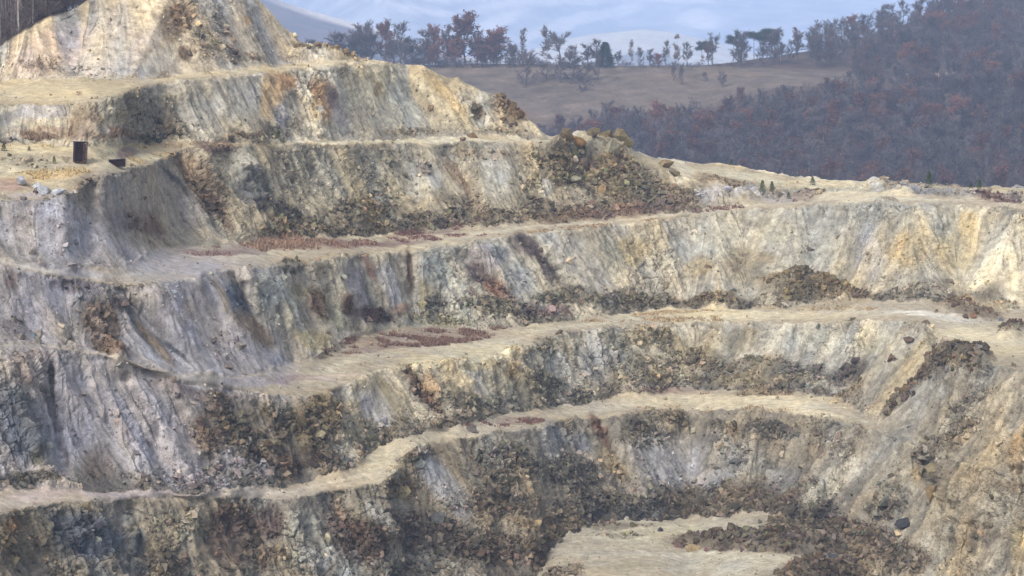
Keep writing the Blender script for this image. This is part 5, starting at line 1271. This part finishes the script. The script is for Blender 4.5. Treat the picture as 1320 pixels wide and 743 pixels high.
for x, y, hp, wd_, lab in ((53, 94, 26, 1.0, 'dark twiggy shrub with green tips at the foot of the spoil mound, left'), (66, 94, 22, 1.1, 'purplish twiggy shrub right of the green tipped one'), (36, 93, 14, 1.2, 'low purplish shrub left of the green tipped one'), (101, 124, 9, 1.6, 'small dark shrub on the yellow uppermost terrace'), (330, 181, 18, 1.9, 'brown spreading shrub at the foot of the pale streaked face'),
        (318, 180, 14, 1.6, 'smaller brown shrub left of the spreading one at the streaked face'), (368, 181, 13, 1.6, 'brown shrub right of the dwarf conifer under the ochre face'), (236, 80, 13, 1.3, 'round brown shrub in the hollow of the spoil mound'), (332, 82, 10, 1.8, 'brown shrub at the foot of the mound on its right side'), (85, 209, 12, 1.2, 'grey twiggy shrub touching the left side of the rusty hopper'),
        (168, 205, 12, 1.8, 'reddish shrub behind the low rusty bin'), (280, 196, 14, 2.2, 'dark reddish shrub below the road at the crag'), (118, 158, 9, 1.6, 'dark shrub on the brown face above the grass strip'), (680, 318, 14, 1.8, 'dark purple shrub under the long road, upper one'), (694, 334, 14, 1.6, 'dark purple shrub under the long road, second from top'), (706, 350, 13, 1.5, 'dark purple shrub under the long road, third from top'), (718, 364, 12, 1.4, 'dark purple shrub under the long road, lowest one'),
        (632, 368, 22, 1.2, 'rusty orange shrub on the lilac middle face'), (652, 380, 16, 1.3, 'brown shrub right of the rusty orange one on the middle face'), (518, 408, 14, 1.6, 'rusty orange shrub at the foot of the lilac face by the red grass'), (480, 412, 14, 1.8, 'dark purple shrub at the foot of the lilac face'), (1275, 249, 12, 1.2, 'reddish shrub right of the dull green conifer'), (1292, 239, 16, .7, 'thin reddish sapling on the right skyline')):
    plant('shrub', x, y, hp, lab, wd_)
# dry grass and red weeds on the terraces: tufts of blades, past counting
GRASS = attr_mat('dry grass blades', 1.5, .2)
def tufts(name, label, areas, seed):
    q = np.random.default_rng(seed); VV, CC = [], []
    for (x, y, rx, ry, rot, n, hgt, c) in areas:
        n = int(n * .75)
        a = q.uniform(0, 6.28, n); rr = np.sqrt(q.random(n)); u, v = rr * rx * np.cos(a), rr * ry * np.sin(a); t = math.radians(rot)
        px_, py_ = x + u * math.cos(t) - v * math.sin(t), y + u * math.sin(t) + v * math.cos(t)
        j = np.clip(np.round((px_ - X0) / 1.25).astype(int), 0, NX - 1); i = np.clip(np.round((py_ - YB) / (L[-1][j] - YB) * R).astype(int), 0, R)
        ok = vnoise(PD[i, j] / 2.6, 61) + .5 * vnoise(PD[i, j] / .8, 62) > .12
        i, j = i[ok], j[ok]; m = len(i)
        base = PD[i, j] + q.normal(0, .1, (m, 3)) * np.array([1, 1, 0])
        for _ in range(3):
            d = q.normal(0, .45, (m, 3)); d[:, 2] = 1; d *= (hgt * q.uniform(.5, 1.2, m))[:, None] / np.linalg.norm(d, axis=1, keepdims=True)
            sd = np.cross(d, q.normal(0, 1, (m, 3))); sd *= (.05 + .03 * q.random(m))[:, None] / (np.linalg.norm(sd, axis=1, keepdims=True) + 1e-9)
            o_ = base + q.normal(0, .14, (m, 3)) * np.array([1, 1, 0])
            VV.append(np.stack([o_ - sd, o_ + sd, o_ + d], 1).reshape(-1, 3))
            CC.append(np.repeat(np.clip(lin(c)[None] * .75 * q.uniform(.6, 1.9, (m, 1)), .01, .5), 3, 0))
    V = np.concatenate(VV)
    tag(mesh_np(name, V, np.arange(len(V)).reshape(-1, 3), GRASS, np.concatenate(CC)), label, 'grass', kind='stuff')
tufts('red_weeds', 'dry purplish red weeds growing in patches on the terraces', [(540, 437, 100, 11, -4, 6400, .5, (120, 96, 84)), (600, 428, 60, 4, -3, 1500, .4, (122, 98, 86)), (470, 446, 60, 8, -10, 1500, .3, (112, 86, 76)), (380, 491, 44, 3, -3, 500, .25, (112, 82, 88)), (650, 545, 52, 5, -3, 900, .3, (108, 80, 74)), (860, 506, 56, 4, 0, 900, .3, (116, 90, 82)),
    (575, 295, 66, 4, -7, 1700, .45, (108, 82, 76)), (520, 310, 110, 4, -4, 1800, .3, (118, 88, 84)), (700, 405, 40, 5, -5, 400, .3, (110, 86, 84)), (830, 272, 100, 6, -6, 1100, .35, (116, 92, 80)), (960, 266, 90, 3, -6, 700, .35, (112, 86, 78)), (1285, 256, 34, 4, 5, 350, .35, (106, 78, 78)), (670, 405, 50, 5, 0, 300, .3, (110, 88, 84)), (630, 385, 40, 12, 30, 500, .4, (110, 84, 72)), (480, 405, 34, 9, 10, 500, .4, (88, 66, 64))], 71)
tufts('dry_grass', 'dry tan grass along the upper terraces', [(880, 412, 130, 3, -1, 900, .35, (150, 128, 96)), (1080, 398, 110, 2.5, 0, 500, .3, (156, 134, 100)), (940, 507, 120, 2.5, 0, 700, .3, (148, 126, 96)), (900, 527, 130, 2.5, 1, 500, .3, (150, 128, 98)), (760, 292, 120, 2, -5, 600, .3, (150, 126, 98)), (300, 189, 260, 2, 0, 700, .25, (160, 138, 104)), (620, 460, 100, 4, -9, 500, .3, (156, 138, 104)), (520, 600, 30, 12, -40, 250, .25, (156, 138, 108)), (380, 317, 105, 7, -2, 3200, .4, (136, 112, 94)), (362, 311, 30, 6, 0, 700, .6, (152, 124, 102)), (85, 175, 90, 5, 0, 3200, .5, (142, 120, 100)), (290, 328, 60, 3, 0, 400, .3, (130, 106, 98)), (100, 190, 100, 4, 0, 700, .25, (176, 152, 108)), (60, 225, 60, 7, -5, 600, .25, (176, 148, 104)), (190, 205, 40, 6, -8, 350, .25, (170, 146, 104)),
    (870, 403, 60, 2, -3, 300, .3, (166, 140, 104)), (300, 92, 230, 3, -3, 500, .2, (180, 156, 108)), (1050, 238, 200, 4, 2, 500, .25, (180, 156, 116))], 72)

# two white farmhouses far off on the mountain
WALLW = noise_mat('white wall', (.72, .72, .72), (.82, .82, .82), .5)
ROOFM = noise_mat('grey roof', (.30, .28, .28), (.42, .40, .40), .5)
def farhouse(x, y, D_, w, h, lab):
    p = Vector(unproj(x, y, D_)); e = bpy.data.objects.new('farmhouse', None); COL.objects.link(e); e.location = p; e.rotation_euler = (0, 0, .3)
    tag(e, lab, 'house')
    part('wall', [(-w / 2, -w / 3, -4, w / 2, w / 3, h)], WALLW, e, 0)
    V = np.array([(-w / 2 - .5, -w / 3 - .6, h), (w / 2 + .5, -w / 3 - .6, h), (w / 2 + .5, w / 3 + .6, h), (-w / 2 - .5, w / 3 + .6, h), (-w / 2 - .5, 0, h + w * .28), (w / 2 + .5, 0, h + w * .28)])
    mesh_np('roof', V + np.array([0, 0, .02]), [np.array([[0, 1, 5, 4], [2, 3, 4, 5], [3, 2, 1, 0]]), np.array([[0, 4, 3], [1, 2, 5]])], ROOFM, parent=e)
    for wx in (-.3, 0, .3): part('window', [(wx * w - .6, -w / 3 - .05, h * .35, wx * w + .6, -w / 3 + .1, h * .75)], ROOFM, e, 0)
def mount_D(y, x=697): return 7000 + 6500 * (135 - y) / (135 + 115)
farhouse(694, 14, mount_D(14) - 60, 30, 15, 'larger white farmhouse far off on the blue mountain')
farhouse(702, 12.5, mount_D(12.5) - 60, 22, 12, 'smaller white farmhouse right of the larger one on the blue mountain')
